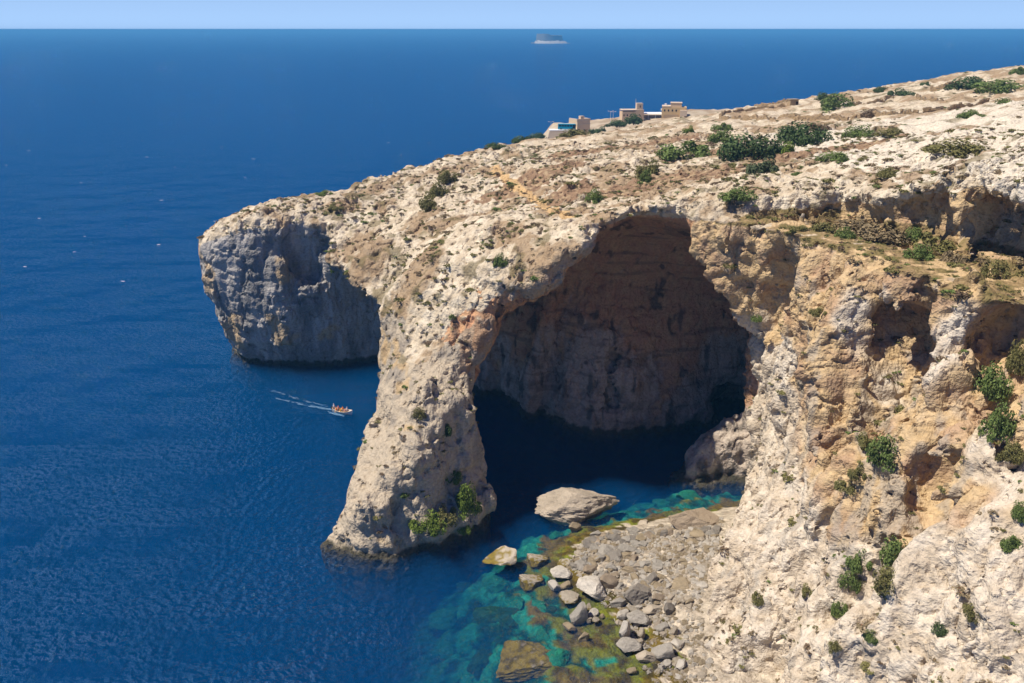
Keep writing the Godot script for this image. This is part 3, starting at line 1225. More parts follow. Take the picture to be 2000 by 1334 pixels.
func build_stones() -> void:
	var known := [
		[983, 1079, 72, 58, "st_olive", "yellowish algae covered boulder in the water right of the arch foot", -0.6, -0.6],
		[1034, 1130, 46, 33, "st_olive", "half sunk olive boulder with a pale top, off the beach edge", -0.7, 0.2],
		[1122, 1028, 25, 24, "st_tan", "tan boulder at the waterline below the great islet rock", -0.3, 0.0],
		[1257, 1021, 32, 22, "st_pale", "pale pointed slab alone in the shallows behind the beach", -0.2, 0.3],
		[1352, 1023, 92, 26, "st_brown", "long brown rock slab along the back edge of the beach", 1.2, 0.1],
		[1100, 1119, 42, 28, "st_white", "white boulder with a dark side on the left beach edge", -0.3, 0.2],
		[1084, 1144, 26, 26, "st_white", "whitish grey boulder standing in water at the beach corner", -0.5, 0.0],
		[1108, 1142, 22, 20, "st_tan", "small tan boulder between two white ones at the water", -0.4, 0.0],
		[1111, 1169, 38, 22, "st_olive", "flat yellow green boulder in the shallows below white ones", -0.5, -0.4],
		[1160, 1149, 58, 50, "st_white", "large whitish limestone block beside the dark grey boulder", -0.1, -0.5],
		[1241, 1157, 54, 48, "st_dark", "largest dark grey boulder in the middle of the beach", 0.5, 0.5],
		[1209, 1175, 32, 22, "st_grey", "grey boulder leaning on the left foot of the dark one", 0.3, 0.0],
		[1188, 1136, 36, 38, "st_brown", "brownish grey block above the large whitish one", 0.3, -0.3],
		[1274, 1132, 26, 30, "st_dark", "dark grey block right behind the largest dark boulder", 0.7, 0.2],
		[1330, 1143, 42, 28, "st_tan", "tan brown boulder near the cliff with a sunlit ridge", 1.2, 0.3],
		[1285, 1167, 26, 23, "st_brown", "square brownish slab right of the largest dark boulder", 0.6, 0.0],
		[1135, 1200, 33, 44, "st_grey", "tall pale grey boulder at the water, left of a small white one", -0.4, 0.1],
		[1158, 1196, 18, 20, "st_white", "small white stone right of the tall pale grey boulder", -0.3, 0.0],
		[1251, 1207, 44, 34, "st_grey", "broad grey boulder in the middle of the lower beach", 0.1, 0.1],
		[1221, 1230, 25, 46, "st_white", "upright white boulder on the lower beach", 0.0, 0.1],
		[1213, 1199, 25, 26, "st_white", "white stone above the upright white boulder", 0.0, 0.5],
		[1306, 1192, 26, 32, "st_dark", "dark grey upright block over green algae", 0.4, 0.4],
		[1246, 1187, 20, 12, "st_white", "short flat white slab below the largest dark boulder", 0.2, -0.2],
		[1275, 1190, 34, 16, "st_pale", "long flat pale slab right of the short white one", 0.3, -0.4],
		[1253, 1237, 17, 28, "st_pale", "narrow beige stone between the white and grey boulders", 0.0, 0.2],
		[1233, 1259, 46, 35, "st_grey", "angular grey boulder low on the beach with a shadowed foot", -0.1, 0.5],
		[1297, 1223, 25, 22, "st_grey", "mid grey stone amid green algae right of the broad grey one", 0.1, 0.0],
		[1302, 1270, 42, 38, "st_grey", "large grey boulder lowest on the right of the beach", 0.1, -0.2],
		[1264, 1280, 36, 30, "st_pale", "pale boulder at the lowest edge of the beach", -0.1, -0.6],
		[1326, 1256, 26, 24, "st_white", "white boulder above the large lowest grey one", 0.3, 0.2],
		[1331, 1295, 26, 26, "st_white", "whitish boulder under the large lowest grey one", 0.2, 0.2],
		[1318, 1233, 14, 20, "st_pale", "small beige stone on algae near the cliff foot", 0.3, 0.2],
		[1113, 1225, 26, 13, "st_tan", "low tan stone just awash off the lower beach", -0.5, 0.0],
		[1141, 1245, 24, 24, "st_tan", "pointed tan stone awash on brown algae", -0.5, 0.3],
		[1203, 1084, 36, 30, "st_dark", "rounded grey boulder on the upper left of the beach", 0.5, 0.0],
		[1180, 1073, 36, 28, "st_grey", "grey boulder left of the rounded one, upper beach", 0.3, 0.3],
		[1213, 1105, 28, 20, "st_brown", "brown grey slab below the rounded upper boulder", 0.5, 0.1],
		[1243, 1107, 25, 20, "st_pale", "pale boulder at the edge of the white shingle", 0.7, 0.0],
		[1166, 1055, 36, 26, "st_brown", "dark brown boulder at the upper left corner of the beach", 0.1, 0.2],
		[1358, 1059, 32, 26, "st_tan", "yellowish block on the white shingle near the cliff", 1.6, 0.2],
		[1047, 1092, 42, 18, "st_olive", "half sunk olive slab between the yellow boulder and beach", -0.7, 0.1],
		[1098, 1097, 30, 20, "st_olive", "yellow green stone awash at the left beach corner", -0.4, 0.1],
	]
	for k in known:
		stone(k[0], k[1], k[2], k[3], k[4], k[5], "", k[6], k[7])
	# the great rock in the water under the arch
	var big := put("islet_rock", boulder_mesh(4, 91), stone_material("islet_stone", Color(0.50, 0.44, 0.365)))
	var p := at_y(1128, 1000, 0.0)
	big.position = p + Vector3(0, 0.6, -1.5)
	big.basis = Basis(Vector3.UP, 0.12) * Basis(Vector3.BACK, -0.14) * Basis.from_scale(Vector3(14.6, 5.2, 7.2))
	tag(big, "great pale rock standing in the water under the arch, half in its shadow", "rock")
	var flat := put("reef_rock", boulder_mesh(4, 95, 0.95), M.st_olive)
	flat.position = at_y(1020, 1285, -1.15)
	flat.basis = Basis(Vector3.UP, 0.5) * Basis.from_scale(Vector3(9.5, 1.5, 6.6))
	tag(flat, "broad brown weed covered rock just awash off the lower beach", "rock")
	# rocks on the sea bed
	var sunk := [
		[880, 1128, 50, "leftmost"], [930, 1110, 52, ""], [912, 1165, 50, ""], [962, 1150, 56, ""], [880, 1218, 70, ""], [975, 1218, 88, ""], [885, 1272, 56, ""], [800, 1185, 60, ""], [1010, 1190, 40, ""], [1052, 1200, 46, ""], [830, 1130, 36, ""],
		[1060, 1035, 40, ""], [1090, 1050, 30, ""], [1010, 1060, 34, ""], [1290, 990, 40, ""], [1350, 980, 46, ""], [1400, 975, 40, ""], [1060, 1245, 40, ""], [1090, 1290, 50, ""], [940, 1310, 60, ""],
	]
	for q in sunk:
		var a := at_y(q[0], q[1], -2.0)
		for k in 3:
			a = at_y(q[0], q[1], bed_y(a.x, a.z))
		var w: float = q[2] * (a - EYE).length() / FOCAL * 1.05
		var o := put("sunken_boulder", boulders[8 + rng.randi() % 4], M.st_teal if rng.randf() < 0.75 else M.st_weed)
		o.position = a + Vector3(0, w * 0.08, 0)
		o.basis = Basis(Vector3.UP, rng.randf() * TAU) * Basis.from_scale(Vector3(w, w * 0.5, w * 0.8))
		tag(o, "rounded boulder lying under the turquoise water off the beach", "boulder", "boulders under the turquoise water")
	for k in 34:
		var q := [rng.randf_range(790, 1110), rng.randf_range(1060, 1330)]
		if q[0] + (q[1] - 1060) * 0.75 < 900.0 or q[0] - (q[1] - 1060) * 0.3 > 1110.0:
			continue
		var a := at_y(q[0], q[1], -2.0)
		for i in 3:
			a = at_y(q[0], q[1], bed_y(a.x, a.z))
		var w := rng.randf_range(0.7, 2.2)
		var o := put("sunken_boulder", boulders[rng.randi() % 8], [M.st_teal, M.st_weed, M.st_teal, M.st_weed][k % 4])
		o.position = a + Vector3(0, w * 0.15, 0)
		o.basis = Basis(Vector3.UP, rng.randf() * TAU) * Basis.from_scale(Vector3(w, w * 0.6, w * 0.8))
		tag(o, "small dark stone lying under the turquoise water off the beach", "boulder", "small stones under the turquoise water")
	# the heap of stones between them
	var field := PackedVector2Array([Vector2(1150, 1045), Vector2(1230, 1032), Vector2(1330, 1038), Vector2(1408, 1030), Vector2(1405, 1085), Vector2(1372, 1165), Vector2(1345, 1190), Vector2(1310, 1178), Vector2(1280, 1175), Vector2(1225, 1165), Vector2(1165, 1130), Vector2(1120, 1105), Vector2(1130, 1070)])
	var n := 0
	var guard := 0
	while n < 285 and guard < 6000:
		guard += 1
		var q := Vector2(rng.randf_range(1110, 1410), rng.randf_range(1030, 1195))
		if not Geometry2D.is_point_in_polygon(q, field):
			continue
		var dark := q.x + rng.randf_range(-70, 70) < 1225 or q.y < 1046
		var w := rng.randf_range(12, 27) if dark else rng.randf_range(9, 19)
		var mat: String = (["st_grey", "st_dark", "st_brown", "st_tan", "st_grey"] if dark else ["st_white", "st_white", "st_pale", "st_pale", "st_tan"])[rng.randi() % 5]
		var shade: String = {"st_grey": "grey", "st_dark": "dark grey", "st_brown": "brownish", "st_tan": "tan", "st_white": "white", "st_pale": "cream"}[mat]
		var place := "close under the near cliff" if q.x > 1345 else "along the back edge of the beach" if q.y < 1058 else "low on the stony beach" if q.y > 1135 else "by the left end of the beach" if q.x < 1185 else "in the middle of the beach"
		var label := "%s %s stone %s" % ["large" if w > 19.0 else "small" if w < 12.0 else "middling", shade, place]
		stone(q.x, q.y, w, w * rng.randf_range(0.6, 0.9), mat, label, "stones of the beach heap", -99.0, rng.randf() * TAU, "beach_stone", "stone")
		n += 1
	var wash := PackedVector2Array([Vector2(1150, 1170), Vector2(1230, 1180), Vector2(1330, 1180), Vector2(1365, 1235), Vector2(1370, 1330), Vector2(1230, 1330), Vector2(1190, 1270), Vector2(1130, 1230)])
	n = 0
	while n < 45:
		var q := Vector2(rng.randf_range(1130, 1370), rng.randf_range(1170, 1330))
		if not Geometry2D.is_point_in_polygon(q, wash):
			continue
		var w := rng.randf_range(9, 20)
		stone(q.x, q.y, w, w * rng.randf_range(0.6, 0.9), ["st_white", "st_pale", "st_tan", "st_olive", "st_olive"][rng.randi() % 5], "weedy stone awash among the algae of the lower beach", "stones awash at the lower beach", rng.randf_range(-0.25, 0.15), rng.randf() * TAU, "beach_stone", "stone")
		n += 1
	# shingle
	var low := PackedVector2Array([Vector2(1140, 1045), Vector2(1410, 1026), Vector2(1408, 1090), Vector2(1372, 1165), Vector2(1380, 1240), Vector2(1400, 1334), Vector2(1280, 1334), Vector2(1200, 1200), Vector2(1110, 1100)])
	for kind in 3:
		var at := []
		while at.size() < 1500:
			var q := Vector2(rng.randf_range(1110, 1410), rng.randf_range(1026, 1334))
			if not Geometry2D.is_point_in_polygon(q, low) or (q.y > 1180 and rng.randf() < 0.6):
				continue
			var a := at_y(q.x, q.y, 0.8)
			a.y = bed_y(a.x, a.z)
			var w := rng.randf_range(0.18, 0.75) * (1.0 if rng.randf() < 0.8 else 1.5)
			at.append(Transform3D(Basis(Vector3.UP, rng.randf() * TAU) * Basis.from_scale(Vector3(w, w * rng.randf_range(0.5, 0.9), w * 0.9)), a + Vector3(0, w * 0.12, 0)))
		scatter("shingle", pebbles[kind], [M.st_white, M.st_pale, M.st_tan][kind], at, ["loose white shingle between the beach stones", "loose cream shingle between the beach stones", "loose tan shingle between the beach stones"][kind], "shingle")


func scatter(called: String, m: Mesh, mat: Material, at: Array, label: String, category: String) -> MultiMeshInstance3D:
	var mm := MultiMesh.new()
	mm.transform_format = MultiMesh.TRANSFORM_3D
	mm.mesh = m
	mm.instance_count = at.size()
	for i in at.size():
		mm.set_instance_transform(i, at[i])
	var o := MultiMeshInstance3D.new()
	o.name = numbered(called)
	o.multimesh = mm
	o.material_override = mat
	add_child(o)
	tag(o, label, category, "", "stuff")
	return o


# ---------------------------------------------------------------- plants
func plant(u: float, v: float, w: float, h: float, mat: String, label: String, group := "", called := "bush", category := "bush") -> void:
	# u, v: foot of the plant in the photograph; w, h: its size there
	var p := px_hit(u, v - h * 0.12)
	var t := (p - EYE).length()
	var wide := w * t / FOCAL * 0.72
	if p.x > 24.0 and p.z > -128.0 and p.y < 50.0:
		wide *= 0.85
	var high := maxf(h * t / FOCAL * 1.1, wide * 0.5)
	var o := Node3D.new()
	o.name = numbered(called)
	add_child(o)
	o.position = p - Vector3(0, high * 0.1, 0)
	o.basis = Basis(Vector3.UP, rng.randf() * TAU)
	tag(o, label, category, group)
	var crown := put("crown", shrubs[rng.randi() % 5] if w > 16 else tufts[rng.randi() % 5], M[mat], o)
	crown.scale = Vector3(wide, high, wide * 0.9)
	var stem := put("stem", stem_mesh(), M.wood, o)
	stem.scale = Vector3(wide * 0.28, high * 0.3, wide * 0.28)
	stem.position.y = -high * 0.1


var stem_m: ArrayMesh

func stem_mesh() -> ArrayMesh:
	if stem_m:
		return stem_m
	M.wood = plain("bark", Color(0.11, 0.085, 0.06))
	var st := SurfaceTool.new()
	st.begin(Mesh.PRIMITIVE_TRIANGLES)
	for k in 4:
		var a := k * TAU / 4 + 0.4
		tube(st, [Vector3(0, -0.1, 0), Vector3(cos(a) * 0.4, 0.5, sin(a) * 0.4), Vector3(cos(a + 0.3), 1.05, sin(a + 0.3))], [0.22, 0.13, 0.05], 5)
	st.generate_normals()
	stem_m = st.commit()
	return stem_m


func tube(st: SurfaceTool, pts: Array, rad: Array, sides: int) -> void:
	for i in pts.size() - 1:
		var d: Vector3 = (pts[i + 1] - pts[i]).normalized()
		var s := d.cross(Vector3(0.3, 0.2, 1.0)).normalized()
		var t := d.cross(s)
		for k in sides:
			var a := k * TAU / sides
			var b := (k + 1) * TAU / sides
			var ra := s * cos(a) + t * sin(a)
			var rb := s * cos(b) + t * sin(b)
			for q in [pts[i] + ra * rad[i], pts[i + 1] + rb * rad[i + 1], pts[i + 1] + ra * rad[i + 1], pts[i] + ra * rad[i], pts[i] + rb * rad[i], pts[i + 1] + rb * rad[i + 1]]:
				st.add_vertex(q)


func build_plants() -> void:
	stem_mesh()
	var known := [
		[1338, 310, 88, 47, "leaf_green", "broad green bush at the left end of the row on the plateau"],
		[1410, 280, 52, 27, "leaf_green", "low rounded green bush between the broad and the dark bushes"],
		[1463, 312, 88, 60, "leaf_dark", "large dark green bush left of the yellow green one"],
		[1495, 343, 58, 44, "leaf_grey", "grey green bush lowest in the row on the plateau"],
		[1530, 302, 54, 29, "leaf_bright", "bright yellow green bush between the two dark bushes"],
		[1567, 282, 74, 50, "leaf_dark", "tallest dark green bush of the row on the plateau"],
		[1538, 262, 18, 18, "leaf_bright", "small bright bush peeping out left of the tallest dark one"],
		[1680, 268, 52, 24, "leaf_green", "low green bush right of the tallest dark one"],
		[1630, 316, 58, 20, "leaf_green", "flat green cushion on bare rock right of the row"],
		[1634, 216, 64, 35, "leaf_green", "bright green bush by the upper stone walls"],
		[1606, 198, 28, 18, "leaf_dark", "small dark bush left of the bright one by the walls"],
		[1757, 189, 40, 19, "leaf_dark", "dark round bush on the upper skyline wall"],
		[1720, 180, 24, 13, "leaf_dark", "small dark bush at the skyline left of the round one"],
		[1805, 168, 20, 11, "leaf_dark", "tiny dark bush on the skyline in the upper right"],
		[1892, 174, 60, 24, "leaf_dark", "dark green bush beside the walled field, upper right"],
		[1952, 181, 86, 24, "leaf_green", "wide green bush at the upper right field"],
		[1990, 146, 30, 20, "leaf_green", "green bush cut by the right edge of the view"],
		[1270, 345, 48, 38, "leaf_olive", "yellow green bush standing alone on the plateau"],
		[1262, 358, 26, 30, "leaf_green", "small green bush under the lone yellow green one"],
		[1161, 396, 38, 32, "leaf_green", "green bush below the brown field near the arch"],
		[1412, 255, 36, 20, "leaf_green", "small green bush above the row on the plateau"],
		[1345, 262, 22, 20, "leaf_bright", "pale green prickly bush behind the broad green one"],
		[1442, 387, 64, 24, "leaf_green", "green shrub at the lip right above the cave"],
		[1556, 342, 22, 10, "leaf_green", "small green cushion near the lip right of the row"],
		[1600, 255, 40, 20, "leaf_brown", "brown dry bush right of the tallest dark bush"],
		[1697, 232, 32, 20, "leaf_brown", "brown dry bush against the long stone wall"],
		[1896, 230, 44, 16, "leaf_green", "low green shrub on white rock, far right"],
		[1960, 208, 30, 18, "leaf_green", "green shrub above the white rock at the right edge"],
		[1740, 266, 50, 16, "leaf_olive", "olive shrub on the white rock slope"],
		[1870, 300, 90, 24, "leaf_olive", "wide olive shrub patch above the right outcrop"],
		[1735, 345, 44, 18, "leaf_olive", "olive shrub on white rock above the recess"],
		[968, 290, 34, 14, "leaf_dark", "dark shrub on the far rim left of the bus"],
		[1022, 278, 40, 16, "leaf_dark", "dark low shrub on the far rim below the bus wall"],
		[1050, 272, 34, 14, "leaf_dark", "dark shrub hard by the foot of the bus wall"],
		[1125, 270, 60, 20, "leaf_olive", "olive shrub below the tower and bus"],
		[1170, 262, 34, 18, "leaf_dark", "grey green shrub right of the tower"],
		[1238, 240, 34, 20, "leaf_dark", "dark shrub in front of the long house"],
		[1205, 246, 40, 10, "leaf_dark", "low dark shrub left of the long house"],
		[978, 518, 26, 28, "leaf_green", "green bush alone on the white slope above the arch"],
		[648, 528, 24, 34, "leaf_bright", "bright green plant at the brink left of the slope"],
		[884, 622, 14, 14, "leaf_green", "small round green plant low on the white slope"],
		[1045, 545, 16, 14, "leaf_green", "green tuft hanging at the lip of the arch"],
		[835, 410, 40, 34, "leaf_olive", "lowest olive shrub of the green gully on the slope"],
		[855, 385, 44, 34, "leaf_olive", "middle olive shrub of the green gully on the slope"],
		[872, 358, 38, 30, "leaf_olive", "upper olive shrub of the green gully on the slope"],
		[635, 380, 30, 10, "leaf_green", "low green shrub on the far rim near the tip"],
		[655, 408, 30, 12, "leaf_olive", "olive shrub just below the far rim near the tip"],
		[842, 1032, 56, 44, "leaf_bright", "leafy bush on the terrace at the arch foot, left one"],
		[872, 1018, 44, 44, "leaf_olive", "olive bush in the middle of the terrace at the arch foot"],
		[912, 1000, 46, 70, "leaf_bright", "tall green bush on the right of the arch foot terrace"],
		[912, 1036, 32, 30, "leaf_bright", "small green bush under the tall one at the arch foot"],
		[878, 942, 42, 34, "leaf_bright", "green bush in the gully above the arch foot terrace"],
		[818, 1032, 34, 28, "leaf_bright", "small olive bush at the left end of the arch foot terrace"],
		[872, 850, 24, 28, "leaf_dark", "dark green plant in the cleft of the arch leg"],
		[818, 815, 24, 24, "leaf_olive", "olive plant high on the arch leg"],
		[790, 970, 16, 16, "leaf_green", "small green plant on the grey face of the arch leg"],
		[1722, 905, 64, 64, "leaf_green", "large green bush in the middle of the near cliff"],
		[1690, 870, 46, 34, "leaf_olive", "olive bush left of the large one on the near cliff"],
		[1676, 935, 34, 34, "leaf_olive", "olive bush under the large one on the near cliff"],
		[1655, 955, 44, 26, "leaf_olive", "small olive bush lower left of the large cliff bush"],
		[1745, 1100, 60, 56, "leaf_green", "green bush on the lower near cliff, upper of a pair"],
		[1730, 1145, 56, 44, "leaf_olive", "olive bush on the lower near cliff, lower of a pair"],
		[1680, 1110, 44, 44, "leaf_green", "green bush at the head of the diagonal gully"],
		[1660, 1150, 36, 44, "leaf_green", "green bush halfway down the diagonal gully"],
		[1640, 1200, 30, 44, "leaf_green", "green bush at the foot of the diagonal gully"],
		[1578, 1160, 36, 26, "leaf_olive", "olive bush on the lower near cliff left of the gully"],
		[1482, 1175, 30, 26, "leaf_olive", "olive bush low on the near cliff by the beach"],
		[1935, 770, 60, 70, "leaf_green", "leafy bush in the right cliff gully, upper one"],
		[1950, 850, 60, 70, "leaf_green", "leafy bush in the right cliff gully, lower one"],
		[1985, 720, 40, 60, "leaf_olive", "olive bush at the right edge above the cliff gully"],
		[1975, 900, 46, 40, "leaf_olive", "olive bush at the right edge below the cliff gully"],
		[1990, 1010, 30, 34, "leaf_green", "green bush at the right edge of the lower cliff"],
		[1972, 1070, 34, 40, "leaf_green", "green bush near the right edge, lower cliff"],
		[1700, 1250, 26, 24, "leaf_green", "green bush near the bottom of the cliff"],
		[1835, 1240, 26, 30, "leaf_dark", "dark bush at the bottom right of the cliff"],
		[1895, 1205, 34, 30, "leaf_olive", "olive bush at the lower right of the cliff"],
		[1630, 1270, 28, 20, "leaf_olive", "olive bush at the bottom of the near cliff"],
		[1700, 462, 110, 34, "leaf_dry", "wide grey brown bush on the ledge under the lip"],
		[1830, 488, 76, 44, "leaf_olive", "rounded olive green bush on the ledge, right part"],
		[1785, 468, 34, 26, "leaf_green", "small green bush between the two large ledge bushes"],
		[1795, 505, 44, 30, "leaf_green", "green bush on the ledge rim under the rounded one"],
		[1868, 515, 44, 34, "leaf_dry", "dry bush at the right end of the ledge"],
		[1945, 540, 40, 34, "leaf_olive", "olive bush where the ledge meets the right outcrop"],
		[1610, 452, 44, 20, "leaf_olive", "olive shrub on the left part of the ledge"],
		[1560, 452, 40, 16, "leaf_olive", "low olive shrub left along the ledge"],
		[1650, 465, 30, 24, "leaf_green", "green shrub at the left foot of the wide ledge bush"],
		[1480, 625, 26, 20, "leaf_green", "green plant in the dark cleft beside the cave"],
		[1600, 615, 34, 20, "leaf_olive", "olive plant on the ribbed cliff below the ledge"],
	]
	for k in known:
		plant(k[0], k[1], k[2], k[3], k[4], k[5])
	build_scrub()


func build_scrub() -> void:
	# low shrubs and tufts on open ground and on the cliff, where the noise says earth
	var mats := ["leaf_olive", "leaf_dry", "leaf_brown", "leaf_green"]
	var at := [[], [], [], []]
	var things := 0
	var n := rock_v.size()
	var tries := 0
	while tries < 110000:
		tries += 1
		var i := rng.randi() % n
		var p := rock_v[i]
		var up := rock_n[i].y
		if p.y < 1.6:
			continue
		var under := hill(p.x, p.z) - p.y
		var open := under < 3.0
		var patch := n_hue.get_noise_3d(p.x * 2.2 + 500, 0, p.z * 2.2) + n_spot.get_noise_3d(p.x, 0, p.z) * 0.5
		var chance := 0.0
		if open and up > 0.45:
			chance = clampf(0.10 + patch * 0.7, 0.015, 0.4)
		elif p.x > 34.0 and p.z > -137.0 and p.y > 50.0 and up > 0.4:
			chance = 0.5
		elif p.x > 24.0 and p.z > -137.0 and up > 0.2:
			chance = clampf((0.11 if p.z < -99.0 and p.x < 47.0 else 0.06) + (n_hue.get_noise_3d(p.x * 2.0, p.y * 2.0, p.z * 2.0) - 0.05) * 0.7, 0.0, 0.2)
		elif p.x < 2.0 and p.z > -165.0 and up > 0.25:
			chance = clampf(0.03 + patch * 0.25, 0.0, 0.12)
		if rng.randf() > chance:
			continue
		var cliff := not open and p.x > 24.0
		var r := rng.randf()
		var kind := 0 if r < 0.45 else 1 if r < 0.72 else 2 if r < 0.9 else 3
		var s := rng.randf_range(0.32, 0.9) * (0.7 if cliff else 1.0)
		if rng.randf() < 0.06:
			s = rng.randf_range(0.95, 1.5)
		var b := Basis(Vector3.UP, rng.randf() * TAU) * Basis.from_scale(Vector3(s, s * rng.randf_range(0.5, 0.85), s))
		if s > 0.95 and things < 200:
			things += 1
			var o := put("low_shrub", tufts[rng.randi() % 5], M[mats[kind]])
			o.transform = Transform3D(b, p - Vector3(0, s * 0.1, 0))
			var what: String = ["olive", "straw coloured", "brown", "green"][kind]
			var where := "on the face of the near cliff" if cliff else "on the white slope above the arch" if p.x < 14.0 else "on the bare rock of the plateau"
			var spot := where
			if cliff:
				spot = "high on the near cliff" if p.y > 35.0 else "low on the near cliff by the beach" if p.x < 38.0 else "on the lower right of the near cliff"
			elif p.x < 14.0:
				spot = "near the far rim of the headland" if p.z < -205.0 else "low on the white slope toward the arch leg" if p.y < 38.0 else "by the path on the white slope"
			else:
				spot = "close to the lip over the cave" if p.z > -160.0 else "on the far part of the plateau" if p.z < -212.0 else "among the plateau bushes"
			tag(o, "%s %s shrub %s" % ["broad" if s > 1.25 else "small", what, spot], "shrub", "small shrubs " + where)
			continue
		at[kind].append(Transform3D(b, p - Vector3(0, s * 0.1, 0)))
	tries = 0
	while tries < 9000:
		tries += 1
		var x := rng.randf_range(-10, 280)
		var z := rng.randf_range(-390, -120)
		if (z > -246.0 and x < 86.0) or at_wall(x, z):
			continue
		var patch := n_hue.get_noise_3d(x * 1.6 + 500, 0, z * 1.6)
		if rng.randf() > clampf(0.2 + patch, 0.04, 0.6):
			continue
		var s := rng.randf_range(0.35, 1.0)
		at[rng.randi() % 4].append(Transform3D(Basis(Vector3.UP, rng.randf() * TAU) * Basis.from_scale(Vector3(s, s * 0.65, s)), Vector3(x, ground_y(x, z) - 0.1, z)))
	for k in 4:
		scatter("scrub", tufts[k], M[mats[k]], at[k], ["olive scrub dotted over the slope, plateau and cliff", "straw coloured dry scrub dotted over the slope and plateau", "brown withered scrub dotted over the slope and plateau", "green scrub dotted over the slope, plateau and cliff"][k], "scrub")
	

func ground_y(x: float, z: float) -> float:
	var y := hill(x, z)
	return y - (n_big.get_noise_3d(x + 300, y, z) * 0.8 + relief(x, y, z)) / 0.8


func at_wall(_x: float, _z: float) -> bool:
	return false


# ---------------------------------------------------------------- the village beyond the plateau
func box(st: SurfaceTool, t: Transform3D, size: Vector3, taper := 1.0) -> void:
	var c := []
	for y in [0.0, 1.0]:
		var k := 1.0 if y == 0.0 else taper
		for q in [[-0.5, -0.5], [0.5, -0.5], [0.5, 0.5], [-0.5, 0.5]]:
			c.append(t * Vector3(q[0] * size.x * k, y * size.y, q[1] * size.z * k))
	st.set_smooth_group(-1)
	for f in [[0, 1, 2, 3], [7, 6, 5, 4], [4, 5, 1, 0], [5, 6, 2, 1], [6, 7, 3, 2], [7, 4, 0, 3]]:
		for i in [0, 1, 2, 0, 2, 3]:
			st.add_vertex(c[f[i]])


func box_mesh(size: Vector3, taper := 1.0) -> ArrayMesh:
	var st := SurfaceTool.new()
	st.begin(Mesh.PRIMITIVE_TRIANGLES)
	box(st, Transform3D(), size, taper)
	st.generate_normals()
	return st.commit()


func part(called: String, parent: Node3D, size: Vector3, pos: Vector3, mat: Material, taper := 1.0, turn := 0.0) -> MeshInstance3D:
	var o := put(called, box_mesh(size, taper), mat, parent)
	o.position = pos
	o.rotation.y = turn
	return o


func base(called: String, at: Vector3, turn: float, label: String, category: String, group := "") -> Node3D:
	var o := Node3D.new()
	o.name = numbered(called)
	add_child(o)
	o.position = at
	o.rotation.y = turn
	tag(o, label, category, group)
	return o


func far_y(x: float, z: float) -> float:
	var y := 15.0 + clampf((x - 40.0) / 60.0, 0.0, 1.4) * 7.0
	y -= maxf(0.0, 30.0 - x) * 1.1 + maxf(0.0, -z - 640.0) * 0.3
	return y + n_mid.get_noise_2d(x * 0.6, z * 0.6) * 1.0


